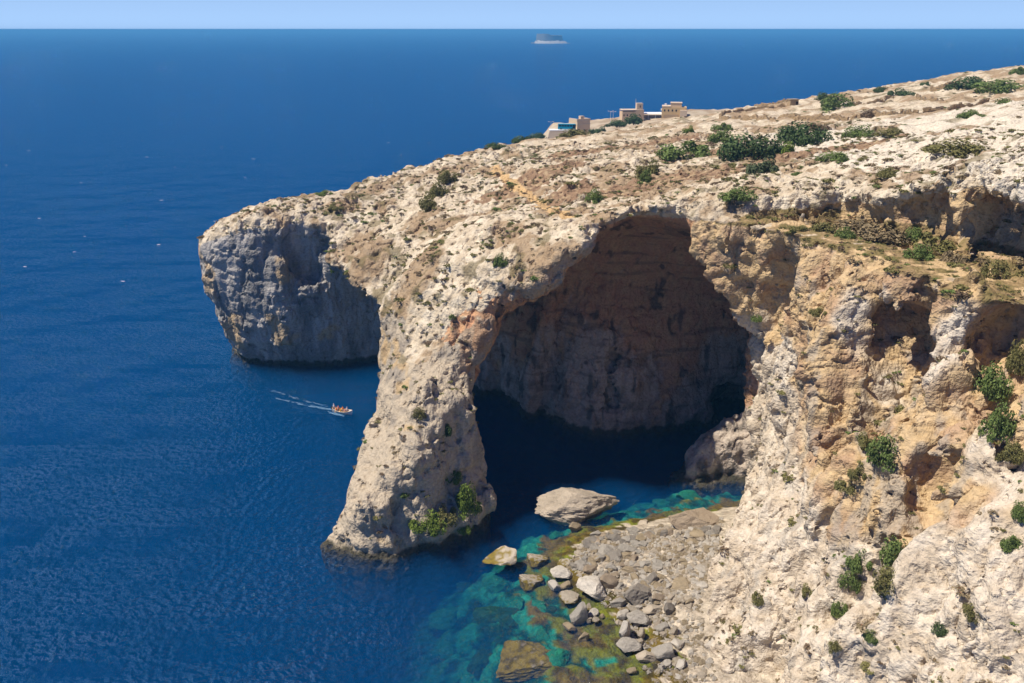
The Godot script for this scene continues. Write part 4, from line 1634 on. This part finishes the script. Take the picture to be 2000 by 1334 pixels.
func build_village() -> void:
	var v := PackedVector3Array()
	var col := PackedColorArray()
	var idx := PackedInt32Array()
	var nx := 110
	var nz := 70
	for j in nz:
		for i in nx:
			var x := 8.0 + i * 2.5
			var z := -700.0 + j * 2.5
			v.append(Vector3(x, far_y(x, z), z))
			col.append(PALE.lerp(SOIL, band(n_hue.get_noise_2d(x, z), -0.1, 0.3) * 0.6))
	for j in nz - 1:
		for i in nx - 1:
			var a := j * nx + i
			idx.append_array(PackedInt32Array([a, a + 1, a + nx + 1, a, a + nx + 1, a + nx]))
	var st := SurfaceTool.new()
	st.create_from(mesh_of(v, idx, null, col), 0)
	st.generate_normals()
	tag(put("far_shore", st.commit(), M.rock), "far rocky shore that carries the tower and houses", "shore", "", "structure")
	var cream := plain("sandstone", Color(0.62, 0.46, 0.29))
	var trim := plain("sandstone_trim", Color(0.60, 0.48, 0.34))
	var dark := plain("dark_opening", Color(0.03, 0.025, 0.02), 0.4)
	var white := plain("white_paint", Color(0.78, 0.78, 0.76))
	# watch tower
	var p := at_z(1131, 262, -560)
	var o := base("watch_tower", p + Vector3(0, -2, 0), 0.52, "square sandstone watch tower behind the turquoise bus", "tower")
	part("wall", o, Vector3(10.2, 11.0, 10.2), Vector3.ZERO, cream, 0.96)
	part("cornice", o, Vector3(10.2, 0.5, 10.2), Vector3(0, 8.4, 0), trim)
	part("parapet", o, Vector3(10.4, 1.1, 0.6), Vector3(0, 11.0, 4.6), trim)
	part("parapet", o, Vector3(0.6, 1.1, 9.2), Vector3(-4.6, 11.0, -0.1), trim)
	part("parapet", o, Vector3(0.6, 1.1, 9.2), Vector3(4.6, 11.0, -0.1), trim)
	var t := part("turret", o, Vector3(2.6, 2.6, 2.6), Vector3(0.5, 11.0, 1.5), trim)
	part("window", t, Vector3(0.5, 0.9, 0.12), Vector3(-0.5, 1.0, 1.34), dark)
	part("door", o, Vector3(1.1, 3.0, 0.3), Vector3(0.8, 2.4, 5.0), dark)
	# terrace wall under the bus, battered at its end
	p = at_z(1098, 254, -552)
	o = base("terrace_wall", p + Vector3(0, -6.2, 0), 0.0, "sloping pale stone terrace wall under the turquoise bus", "wall")
	part("wall", o, Vector3(20.5, 6.2, 9.0), Vector3(0.5, 0, 0), trim, 0.84)
	part("coping", o, Vector3(17.4, 0.35, 7.7), Vector3(0.5, 6.2, 0), white)
	# bus
	var teal := plain("bus_paint", Color(0.0, 0.22, 0.34), 0.35)
	var glass := plain("bus_glass", Color(0.015, 0.02, 0.03), 0.1)
	o = base("bus", p + Vector3(2.9, 0.36, 0.5), -0.12, "turquoise bus parked on the terrace before the tower", "bus")
	part("body", o, Vector3(11.4, 3.0, 2.5), Vector3(0, 0.4, 0), teal, 0.97)
	part("roof", o, Vector3(10.8, 0.22, 2.3), Vector3(0, 3.4, 0), plain("bus_roof", Color(0.10, 0.42, 0.55), 0.4))
	for k in 5:
		part("window", o, Vector3(1.35, 0.95, 0.08), Vector3(-4.3 + k * 1.75, 2.0, 1.26), glass)
	part("rear_panel", o, Vector3(0.1, 2.5, 2.3), Vector3(5.68, 0.7, 0), glass)
	part("engine_cover", o, Vector3(1.9, 2.4, 0.06), Vector3(4.7, 0.8, 1.265), glass)
	for k in [-3.6, 3.4]:
		var w := CylinderMesh.new()
		w.top_radius = 0.5
		w.bottom_radius = 0.5
		w.height = 0.3
		var wh := put("wheel", w, dark, o)
		wh.position = Vector3(k, 0.5, 1.15)
		wh.rotation.x = PI / 2
	# long house, its stair turret, and the white awning
	p = at_z(1228, 238, -600)
	o = base("long_house", p + Vector3(0, -2, 0), 0.12, "long low sandstone house with a flat roof beside the awning", "house")
	part("wall", o, Vector3(9.5, 9.2, 8.0), Vector3(-1.0, 0, 0), cream)
	part("wall", o, Vector3(5.5, 10.0, 8.0), Vector3(6.5, 0, 0.2), cream)
	part("roof", o, Vector3(15.2, 0.4, 8.4), Vector3(1.7, 10.02, 0), trim)
	t = part("turret", o, Vector3(4.2, 4.2, 4.0), Vector3(6.6, 10.4, 1.0), trim)
	part("window", t, Vector3(0.7, 1.3, 0.12), Vector3(0.2, 1.4, 2.04), dark)
	part("door", o, Vector3(0.9, 3.4, 0.2), Vector3(3.0, 3.2, 4.1), dark)
	for k in 3:
		part("window", o, Vector3(0.8, 1.2, 0.12), Vector3(-4.6 + k * 2.4, 6.2, 4.02), dark)
	p = at_z(1272, 228, -605)
	o = base("awning", p + Vector3(0, -1.5, 0), 0.0, "long white awning between the two sandstone houses", "awning")
	part("roof", o, Vector3(16.5, 0.8, 7.0), Vector3(0, 3.6, 0), white, 0.8)
	for k in 4:
		part("post", o, Vector3(0.25, 3.6, 0.25), Vector3(-7.4 + k * 4.9, 0, 3.0), white)
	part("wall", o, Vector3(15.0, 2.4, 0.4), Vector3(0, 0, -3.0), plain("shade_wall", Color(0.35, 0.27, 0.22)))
	p = at_z(1316, 226, -600)
	o = base("flat_house", p + Vector3(0, -2, 0), -0.18, "tall flat roofed sandstone house at the right of the village", "house")
	part("wall", o, Vector3(16.5, 8.0, 9.0), Vector3(0, 0, 0), plain("sandstone_gold", Color(0.56, 0.40, 0.20)))
	part("upper_floor", o, Vector3(7.5, 2.6, 7.5), Vector3(1.2, 8.0, 0), cream)
	part("roof", o, Vector3(8.0, 0.35, 8.0), Vector3(1.2, 10.6, 0), trim)
	part("parapet", o, Vector3(6.0, 0.8, 9.2), Vector3(-5.4, 8.0, 0), trim)
	part("side_wing", o, Vector3(4.8, 6.2, 3.0), Vector3(6.4, 0, 5.6), trim)
	for k in [-8.6, 8.6]:
		part("balcony", o, Vector3(0.9, 1.0, 3.0), Vector3(k, 5.6, 1.0), white)
	for k in 4:
		part("window", o, Vector3(0.9, 1.3, 0.12), Vector3(-6.4 + k * 2.6, 5.2, 4.52), dark)
	part("water_tank", o, Vector3(1.4, 1.2, 1.2), Vector3(-6.0, 8.8, -1.0), white)
	part("base_band", o, Vector3(10.0, 2.6, 0.3), Vector3(-2.0, 0.6, 4.62), plain("ochre_band", Color(0.42, 0.3, 0.17)))
	# poles
	p = at_z(1241, 216, -598)
	o = base("mast", p, 0.0, "thin white mast rising over the long house", "mast")
	part("pole", o, Vector3(0.28, 8.0, 0.28), Vector3.ZERO, white, 0.6)
	part("foot", o, Vector3(0.7, 0.4, 0.7), Vector3(0, -0.3, 0), white)
	var n := 0
	for q in [[1192, 240, 7.4, "slender double street lamp left of the other on the village road"], [1197, 240, 7.0, "slender double street lamp right of the other on the village road"], [1076, 252, 4.6, "small street lamp at the sea end of the terrace"]]:
		p = at_z(q[0], q[1], -575)
		o = base("street_lamp", p, 0.3, q[3], "lamp", "street lamps of the village")
		part("pole", o, Vector3(0.22, q[2], 0.22), Vector3.ZERO, white, 0.6)
		part("arm", o, Vector3(3.4, 0.14, 0.14), Vector3(0, q[2], 0), white)
		for k in [-1.6, 1.6]:
			part("lamp_head", o, Vector3(0.9, 0.25, 0.5), Vector3(k, q[2] + 0.14, 0), white)
		n += 1


# ---------------------------------------------------------------- dry stone walls of the fields
func build_walls() -> void:
	var stone_m := stone_material("field_stone", Color(0.55, 0.41, 0.25))
	var lists := [
		[[1406, 232, 1440, 234, 1500, 235, 1560, 235, 1620, 233, 1680, 231], 1.7, "long dry stone wall along the lower field edge"],
		[[1688, 230, 1740, 228, 1800, 222, 1860, 214, 1930, 202], 1.6, "dry stone wall running up right from the brown bush"],
		[[1408, 228, 1415, 222, 1450, 216, 1500, 210, 1540, 206], 1.3, "dry stone wall round the left field corner on the skyline"],
		[[1448, 210, 1490, 207, 1538, 203], 1.4, "short dry stone wall on the skyline left of the hut"],
		[[1655, 208, 1700, 202, 1745, 192], 1.4, "dry stone wall climbing right from the bright green bush"],
		[[1818, 178, 1850, 174, 1872, 168], 2.2, "dark faced dry stone wall below the upper right bushes"],
		[[1790, 190, 1815, 196, 1840, 200], 1.5, "curved dry stone wall under the walled field"],
	]
	for w in lists:
		var pts := []
		for i in range(0, w[0].size(), 2):
			pts.append(px_hit(w[0][i], w[0][i + 1], 120.0))
		var o := base("stone_wall", pts[0], 0.0, w[2], "wall", "dry stone walls of the fields")
		var st := SurfaceTool.new()
		st.begin(Mesh.PRIMITIVE_TRIANGLES)
		var core := SurfaceTool.new()
		core.begin(Mesh.PRIMITIVE_TRIANGLES)
		for i in pts.size() - 1:
			var a: Vector3 = pts[i]
			var d: Vector3 = pts[i + 1] - a
			var flat := Vector3(d.x, 0, d.z)
			var turn := atan2(-flat.z, flat.x)
			var s := 0.0
			while s < flat.length():
				var q := a + d * (s / flat.length())
				q.y = ground_y(q.x, q.z) - 0.2
				var rows := int(w[1] / 0.42)
				for k in rows:
					var size := Vector3(rng.randf_range(0.4, 0.85), rng.randf_range(0.36, 0.5), rng.randf_range(0.5, 0.75))
					var tr := Transform3D(Basis(Vector3.UP, turn + rng.randf_range(-0.25, 0.25)), q - pts[0] + Vector3(rng.randf_range(-0.1, 0.1), k * 0.42 + rng.randf_range(-0.05, 0.05), rng.randf_range(-0.12, 0.12)))
					box(st, tr, size, rng.randf_range(0.75, 0.95))
				box(core, Transform3D(Basis(Vector3.UP, turn), q - pts[0]), Vector3(0.72, w[1] * 0.85, 0.4))
				s += 0.62
		st.generate_normals()
		core.generate_normals()
		var stones := put("stones", st.commit(), stone_m, o)
		stones.set_meta("kind", "stuff")
		put("core", core.commit(), M.st_brown, o)
	var p := px_hit(1551, 206, 120.0)
	var hut := base("stone_hut", p, 0.1, "small rubble hut with a dark doorway among the field walls", "hut")
	part("wall", hut, Vector3(3.4, 2.4, 3.0), Vector3(-0.6, -0.3, 0), stone_m, 0.92)
	part("doorway", hut, Vector3(0.9, 1.7, 0.2), Vector3(0.4, -0.2, 1.45), plain("hut_dark", Color(0.05, 0.035, 0.025)))
	part("roof", hut, Vector3(3.6, 0.3, 3.2), Vector3(-0.6, 2.1, 0), M.st_tan)


# ---------------------------------------------------------------- boat and its people
func figure_mesh(bones: Array, cell: float) -> ArrayMesh:
	# bones: from, to, radius, radius, colour; joined by a smooth minimum and meshed as surface nets
	var lo := Vector3.ONE * 1e9
	var hi := -lo
	for b in bones:
		for k in 2:
			var r := Vector3.ONE * (maxf(b[2], b[3]) + cell * 2.0)
			lo = lo.min(b[k] - r)
			hi = hi.max(b[k] + r)
	var n := Vector3i(((hi - lo) / cell).ceil()) + Vector3i.ONE
	var f := PackedFloat32Array()
	f.resize(n.x * n.y * n.z)
	var at := 0
	for k in n.z:
		for j in n.y:
			for i in n.x:
				var p := lo + Vector3(i, j, k) * cell
				var d := 9.0
				for b in bones:
					d = smin(d, capsule(p, b[0], b[1], b[2], b[3]), 0.05)
				f[at] = d
				at += 1
	var v := PackedVector3Array()
	var col := PackedColorArray()
	var nor := PackedVector3Array()
	var idx := PackedInt32Array()
	var cells := {}
	var sx := 1
	var sy := n.x
	var sz := n.x * n.y
	var corner := [0, sx, sy, sx + sy, sz, sx + sz, sy + sz, sx + sy + sz]
	for k in n.z - 1:
		for j in n.y - 1:
			for i in n.x - 1:
				var o := i * sx + j * sy + k * sz
				var neg := 0
				for c: int in corner:
					neg += int(f[o + c] < 0)
				if neg == 0 or neg == 8:
					continue
				var sum := Vector3.ZERO
				var count := 0
				var g := Vector3.ZERO
				for a in 8:
					var pa := Vector3(a & 1, (a >> 1) & 1, a >> 2)
					g += (pa * 2.0 - Vector3.ONE) * f[o + corner[a]]
					for e in [1, 2, 4]:
						if not a & e:
							var fa := f[o + corner[a]]
							var fb := f[o + corner[a | e]]
							if (fa < 0) != (fb < 0):
								var pb := Vector3((a | e) & 1, ((a | e) >> 1) & 1, (a | e) >> 2)
								sum += pa.lerp(pb, fa / (fa - fb))
								count += 1
				var q := lo + (Vector3(i, j, k) + sum / count) * cell
				cells[o] = v.size()
				v.append(q)
				nor.append(g.normalized())
				var best := 9.0
				var c := Color.WHITE
				for b in bones:
					var d := capsule(q, b[0], b[1], b[2], b[3])
					if d < best:
						best = d
						c = b[4]
				col.append(c)
	for o: int in cells:
		var inside := f[o] < 0
		for e in [[sx, sy, sz], [sy, sz, sx], [sz, sx, sy]]:
			if inside != (f[o + e[0]] < 0) and cells.has(o - e[1]) and cells.has(o - e[2]) and cells.has(o - e[1] - e[2]):
				quad(idx, cells[o], cells[o - e[1]], cells[o - e[1] - e[2]], cells[o - e[2]], not inside)
	return mesh_of(v, idx, null, col)


func person(at: Vector3, turn: float, standing: bool, shirt: Color, legs: Color, hair: Color, label: String) -> void:
	var skin := Color(0.48, 0.28, 0.18)
	var b := []
	var hip := 0.92 if standing else 0.16
	for s: float in [-1.0, 1.0]:
		var h := Vector3(0.1 * s, hip, 0)
		if standing:
			b.append([h, Vector3(0.12 * s, 0.5, 0.03), 0.085, 0.06, legs])
			b.append([Vector3(0.12 * s, 0.5, 0.03), Vector3(0.12 * s, 0.07, 0), 0.06, 0.045, legs])
			b.append([Vector3(0.12 * s, 0.05, 0), Vector3(0.13 * s, 0.04, 0.16), 0.045, 0.035, skin])
		else:
			b.append([h, Vector3(0.13 * s, hip + 0.06, 0.42), 0.09, 0.065, legs])
			b.append([Vector3(0.13 * s, hip + 0.06, 0.42), Vector3(0.13 * s, hip - 0.34, 0.46), 0.06, 0.045, skin])
			b.append([Vector3(0.13 * s, hip - 0.36, 0.46), Vector3(0.13 * s, hip - 0.38, 0.6), 0.045, 0.035, skin])
		var sh := Vector3(0.19 * s, hip + 0.46, 0.02)
		var el := Vector3(0.25 * s, hip + 0.2, 0.1)
		var ha := Vector3(0.15 * s, hip + 0.12, 0.32)
		b.append([sh, el, 0.055, 0.045, shirt])
		b.append([el, ha, 0.042, 0.032, skin])
		for k in 5:
			b.append([ha, ha + Vector3((k - 2) * 0.018, -0.02, 0.08 if k else 0.04), 0.012, 0.01, skin])
	b.append([Vector3(0, hip, 0), Vector3(0, hip + 0.25, 0), 0.17, 0.18, shirt])
	b.append([Vector3(0, hip + 0.25, 0), Vector3(0, hip + 0.44, 0.01), 0.2, 0.17, shirt])
	b.append([Vector3(0, hip + 0.5, 0), Vector3(0, hip + 0.62, 0.02), 0.06, 0.055, skin])
	b.append([Vector3(0, hip + 0.68, 0.03), Vector3(0, hip + 0.76, 0.02), 0.085, 0.1, skin])
	b.append([Vector3(0, hip + 0.70, 0.13), Vector3(0, hip + 0.71, 0.135), 0.018, 0.012, skin])
	b.append([Vector3(0, hip + 0.80, -0.02), Vector3(0, hip + 0.72, -0.05), 0.095, 0.08, hair])
	var o := put("person", figure_mesh(b, 0.05), M.cloth)
	o.position = at
	o.rotation.y = turn
	tag(o, label, "person", "people in the boat")


func build_boat() -> void:
	M.cloth = plain("cloth", Color.WHITE, 0.8)
	M.cloth.albedo_color = Color.WHITE
	M.cloth.vertex_color_use_as_albedo = true
	var stern := at_y(650, 801, 0.2)
	var bow := at_y(687, 808, 0.2)
	var mid := (stern + bow) / 2
	var d := bow - stern
	var turn := atan2(-d.z, d.x)
	var length := d.length() * 1.06
	var boat := base("motor_boat", Vector3(mid.x, 0, mid.z), turn, "small white open boat full of people left of the arch", "boat")
	var white := plain("boat_white", Color(0.72, 0.74, 0.74), 0.35)
	var wood := plain("boat_wood", Color(0.72, 0.52, 0.30), 0.6)
	var n := 15
	var hull := SurfaceTool.new()
	hull.begin(Mesh.PRIMITIVE_TRIANGLES)
	var rim := SurfaceTool.new()
	rim.begin(Mesh.PRIMITIVE_TRIANGLES)
	var rings := []
	var left := []
	var right := []
	var rad := []
	for i in n:
		var s := i / float(n - 1) * 2.0 - 1.0
		var half := 0.86 * pow(maxf(0.0, 1.0 - s * s), 0.62) + 0.02
		var top := 0.58 + 0.3 * s * s + (0.14 if s > 0 else 0.0) * s * s
		var ring := []
		for k in 9:
			var a := (k / 8.0 - 0.5) * PI
			ring.append(Vector3(s * length / 2 * (1.0 - 0.06 * (1.0 - absf(sin(a)))), lerpf(-0.28, top, pow(absf(sin(a)), 1.6)), half * sin(a)))
		rings.append(ring)
		left.append(ring[0])
		right.append(ring[8])
		rad.append(0.05)
	for i in n - 1:
		for k in 8:
			var q := [rings[i][k], rings[i + 1][k], rings[i + 1][k + 1], rings[i][k + 1]]
			for e in [0, 1, 2, 0, 2, 3]:
				hull.add_vertex(q[e])
	hull.generate_normals()
	put("hull", hull.commit(), white, boat)
	tube(rim, left, rad, 5)
	tube(rim, right, rad, 5)
	rim.generate_normals()
	put("gunwale", rim.commit(), wood, boat)
	part("floor", boat, Vector3(length * 0.66, 0.05, 1.0), Vector3(0, 0.04, 0), wood)
	for x in [-0.26, -0.03, 0.2]:
		part("bench", boat, Vector3(0.28, 0.05, 1.4), Vector3(x * length, 0.4, 0), wood)
	part("fore_deck", boat, Vector3(0.55, 0.05, 0.62), Vector3(length * 0.385, 0.72, 0), white, 0.6)
	var motor := part("outboard_motor", boat, Vector3(0.3, 0.5, 0.26), Vector3(-length * 0.5 - 0.06, 0.55, 0), plain("motor", Color(0.03, 0.03, 0.035), 0.3), 0.85)
	part("shaft", motor, Vector3(0.1, 0.8, 0.1), Vector3(0, -0.8, 0), plain("motor_grey", Color(0.2, 0.2, 0.2), 0.4))
	var orange := Color(0.9, 0.27, 0.03)
	var yellow := Color(0.9, 0.5, 0.05)
	var pale := Color(0.72, 0.72, 0.76)
	var crew := [
		[-0.40, 0.05, true, pale, Color(0.1, 0.1, 0.2), Color(0.6, 0.6, 0.65), "person in white standing at the stern of the boat"],
		[-0.24, 0.42, false, orange, Color(0.1, 0.12, 0.2), Color(0.05, 0.03, 0.02), "person in an orange life jacket on the near side, aft bench"],
		[-0.24, -0.4, false, Color(0.7, 0.3, 0.25), Color(0.15, 0.1, 0.1), Color(0.08, 0.04, 0.02), "person in faded red on the far side, aft bench"],
		[-0.02, 0.42, false, yellow, Color(0.1, 0.1, 0.12), Color(0.06, 0.03, 0.02), "person in a yellow life jacket on the near side, middle bench"],
		[-0.02, -0.4, false, orange, Color(0.3, 0.28, 0.25), Color(0.1, 0.06, 0.03), "person in an orange life jacket on the far side, middle bench"],
		[0.2, 0.36, false, Color(0.75, 0.35, 0.3), Color(0.12, 0.1, 0.1), Color(0.04, 0.03, 0.02), "person in light red on the near side, bow bench"],
		[0.2, -0.34, false, Color(0.74, 0.6, 0.58), Color(0.1, 0.1, 0.2), Color(0.7, 0.7, 0.72), "person with a white hat on the far side, bow bench"],
	]
	var turned := Basis(Vector3.UP, turn)
	for c in crew:
		var q := turned * Vector3(c[0] * length, 0.1 if c[2] else 0.42, c[1])
		person(Vector3(mid.x, 0, mid.z) + q, turn + PI / 2, c[2], c[3], c[4], c[5], c[6])
	# wake
	var foam: StandardMaterial3D = plain("foam", Color(0.45, 0.55, 0.62), 0.9)
	M.foam = foam
	var churn := plain("churned_water", Color(0.08, 0.17, 0.28), 0.6)
	var at := []
	for arm in [[530, 762, 580, 778, 0.15], [540, 778, 600, 792, 0.2], [600, 792, 648, 800, 1.0], [580, 778, 640, 794, 0.2], [645, 806, 668, 811, 0.4]]:
		var steps := int(60 * arm[4]) + 12
		for k in steps:
			var s := rng.randf()
			var q := at_y(lerpf(arm[0], arm[2], s) + rng.randfn() * 1.5, lerpf(arm[1], arm[3], s) + rng.randfn() * 0.9, 0.03)
			var w := rng.randf_range(0.1, 0.4)
			at.append(Transform3D(Basis(Vector3.UP, turn + rng.randf_range(-0.3, 0.3)) * Basis.from_scale(Vector3(w * 2.6, 0.05, w * 0.4)), q))
	scatter("boat_wake", foam_mesh(3), churn, at, "broken white foam of the wake behind the boat", "foam")


func foam_mesh(seed_: int) -> ArrayMesh:
	var r := RandomNumberGenerator.new()
	r.seed = seed_
	var v := PackedVector3Array([Vector3(0, 0.6, 0)])
	var idx := PackedInt32Array()
	var n := 14
	for i in n:
		var a := i * TAU / n
		var d := r.randf_range(0.35, 1.0)
		v.append(Vector3(cos(a) * d, 0, sin(a) * d))
	for i in n:
		idx.append_array(PackedInt32Array([0, 1 + i, 1 + (i + 1) % n]))
	return mesh_of(v, idx)


func build_foam() -> void:
	# whitecaps out to sea
	for kind in 2:
		var at := []
		while at.size() < 85:
			var v := 84.0 + 480.0 * pow(rng.randf(), 1.5)
			var q := at_y(rng.randf_range(-60, 2060), v, 0.05)
			if (q.x > -85.0 and q.z > -330.0) or (q.x > -10.0 and q.z > -560.0):
				continue
			var far := (q - EYE).length()
			if far < 230.0:
				continue
			var w := rng.randf_range(0.12, 0.42) * (1.0 + far / 800.0)
			at.append(Transform3D(Basis(Vector3.UP, rng.randf_range(-0.35, 0.25)) * Basis.from_scale(Vector3(w * rng.randf_range(1.2, 2.6), 0.12, w * 0.8)), q))
		scatter("whitecap", foam_mesh(20 + kind), M.foam, at, ["small white crests scattered over the open sea", "short white wave crests strewn over the open sea"][kind], "foam")


# ---------------------------------------------------------------- the island on the horizon
func build_islet() -> void:
	var mid := at_z(1073, 71, -5400)
	mid.y = 0
	var k := (mid - EYE).length() / FOCAL
	var isl := base("rock_island", mid, 0.0, "flat topped rocky island alone on the horizon", "island")
	var grey := plain("island_rock", Color(0.24, 0.23, 0.21))
	var pale := plain("island_scree", Color(0.55, 0.5, 0.43))
	var n := 40
	var v := PackedVector3Array()
	var idx := PackedInt32Array()
	# cliff: closed ring of walls with a top
	var top := []
	for i in n:
		var a := i * TAU / n
		var x := cos(a) * 24.0 * k * (0.92 + 0.08 * cos(a * 4.0))
		var z := sin(a) * 17.0 * k
		var h: float = (16.6 - clampf((x / k + 4.0) / 7.0, 0.0, 1.0) * 2.8 + rng.randf_range(-0.3, 0.3)) * k
		for s in [[0.0, 1.06], [5.0 * k, 1.02], [h * 0.8, 0.985], [h, 0.97]]:
			v.append(Vector3(x * s[1], s[0], z * s[1]))
	for i in n:
		var a := i * 4
		var b := ((i + 1) % n) * 4
		for j in 3:
			idx.append_array(PackedInt32Array([a + j, a + j + 1, b + j + 1, a + j, b + j + 1, b + j]))
	var c := v.size()
	v.append(Vector3(0, 14.6 * k, 0))
	for i in n:
		idx.append_array(PackedInt32Array([i * 4 + 3, c, ((i + 1) % n) * 4 + 3]))
	put("cliff", mesh_of(v, idx), grey, isl)
	v = PackedVector3Array()
	idx = PackedInt32Array()
	for i in n:
		var a := i * TAU / n
		var wob := rng.randf_range(0.9, 1.12)
		var x := cos(a) * 24.0 * k
		var z := sin(a) * 17.0 * k
		v.append_array(PackedVector3Array([Vector3(x * 1.25 * wob + 2.0 * k, -1.0, z * 1.3), Vector3(x * 1.12 * wob + 1.0 * k, rng.randf_range(1.5, 3.4) * k, z * 1.15), Vector3(x * 0.98, rng.randf_range(4.0, 6.2) * k, z * 0.98)]))
	for i in n:
		var a := i * 3
		var b := ((i + 1) % n) * 3
		for j in 2:
			idx.append_array(PackedInt32Array([a + j, a + j + 1, b + j + 1, a + j, b + j + 1, b + j]))
	put("scree", mesh_of(v, idx), pale, isl)
	for q in [[31.0, 1.6], [36.0, 1.1], [-31.0, 2.2]]:
		var s := put("skerry", pebbles[0], pale, isl)
		s.position = Vector3(q[0] * k, 0, 4.0 * k)
		s.scale = Vector3(q[1] * 3.0, q[1] * 1.6, q[1] * 2.0) * k
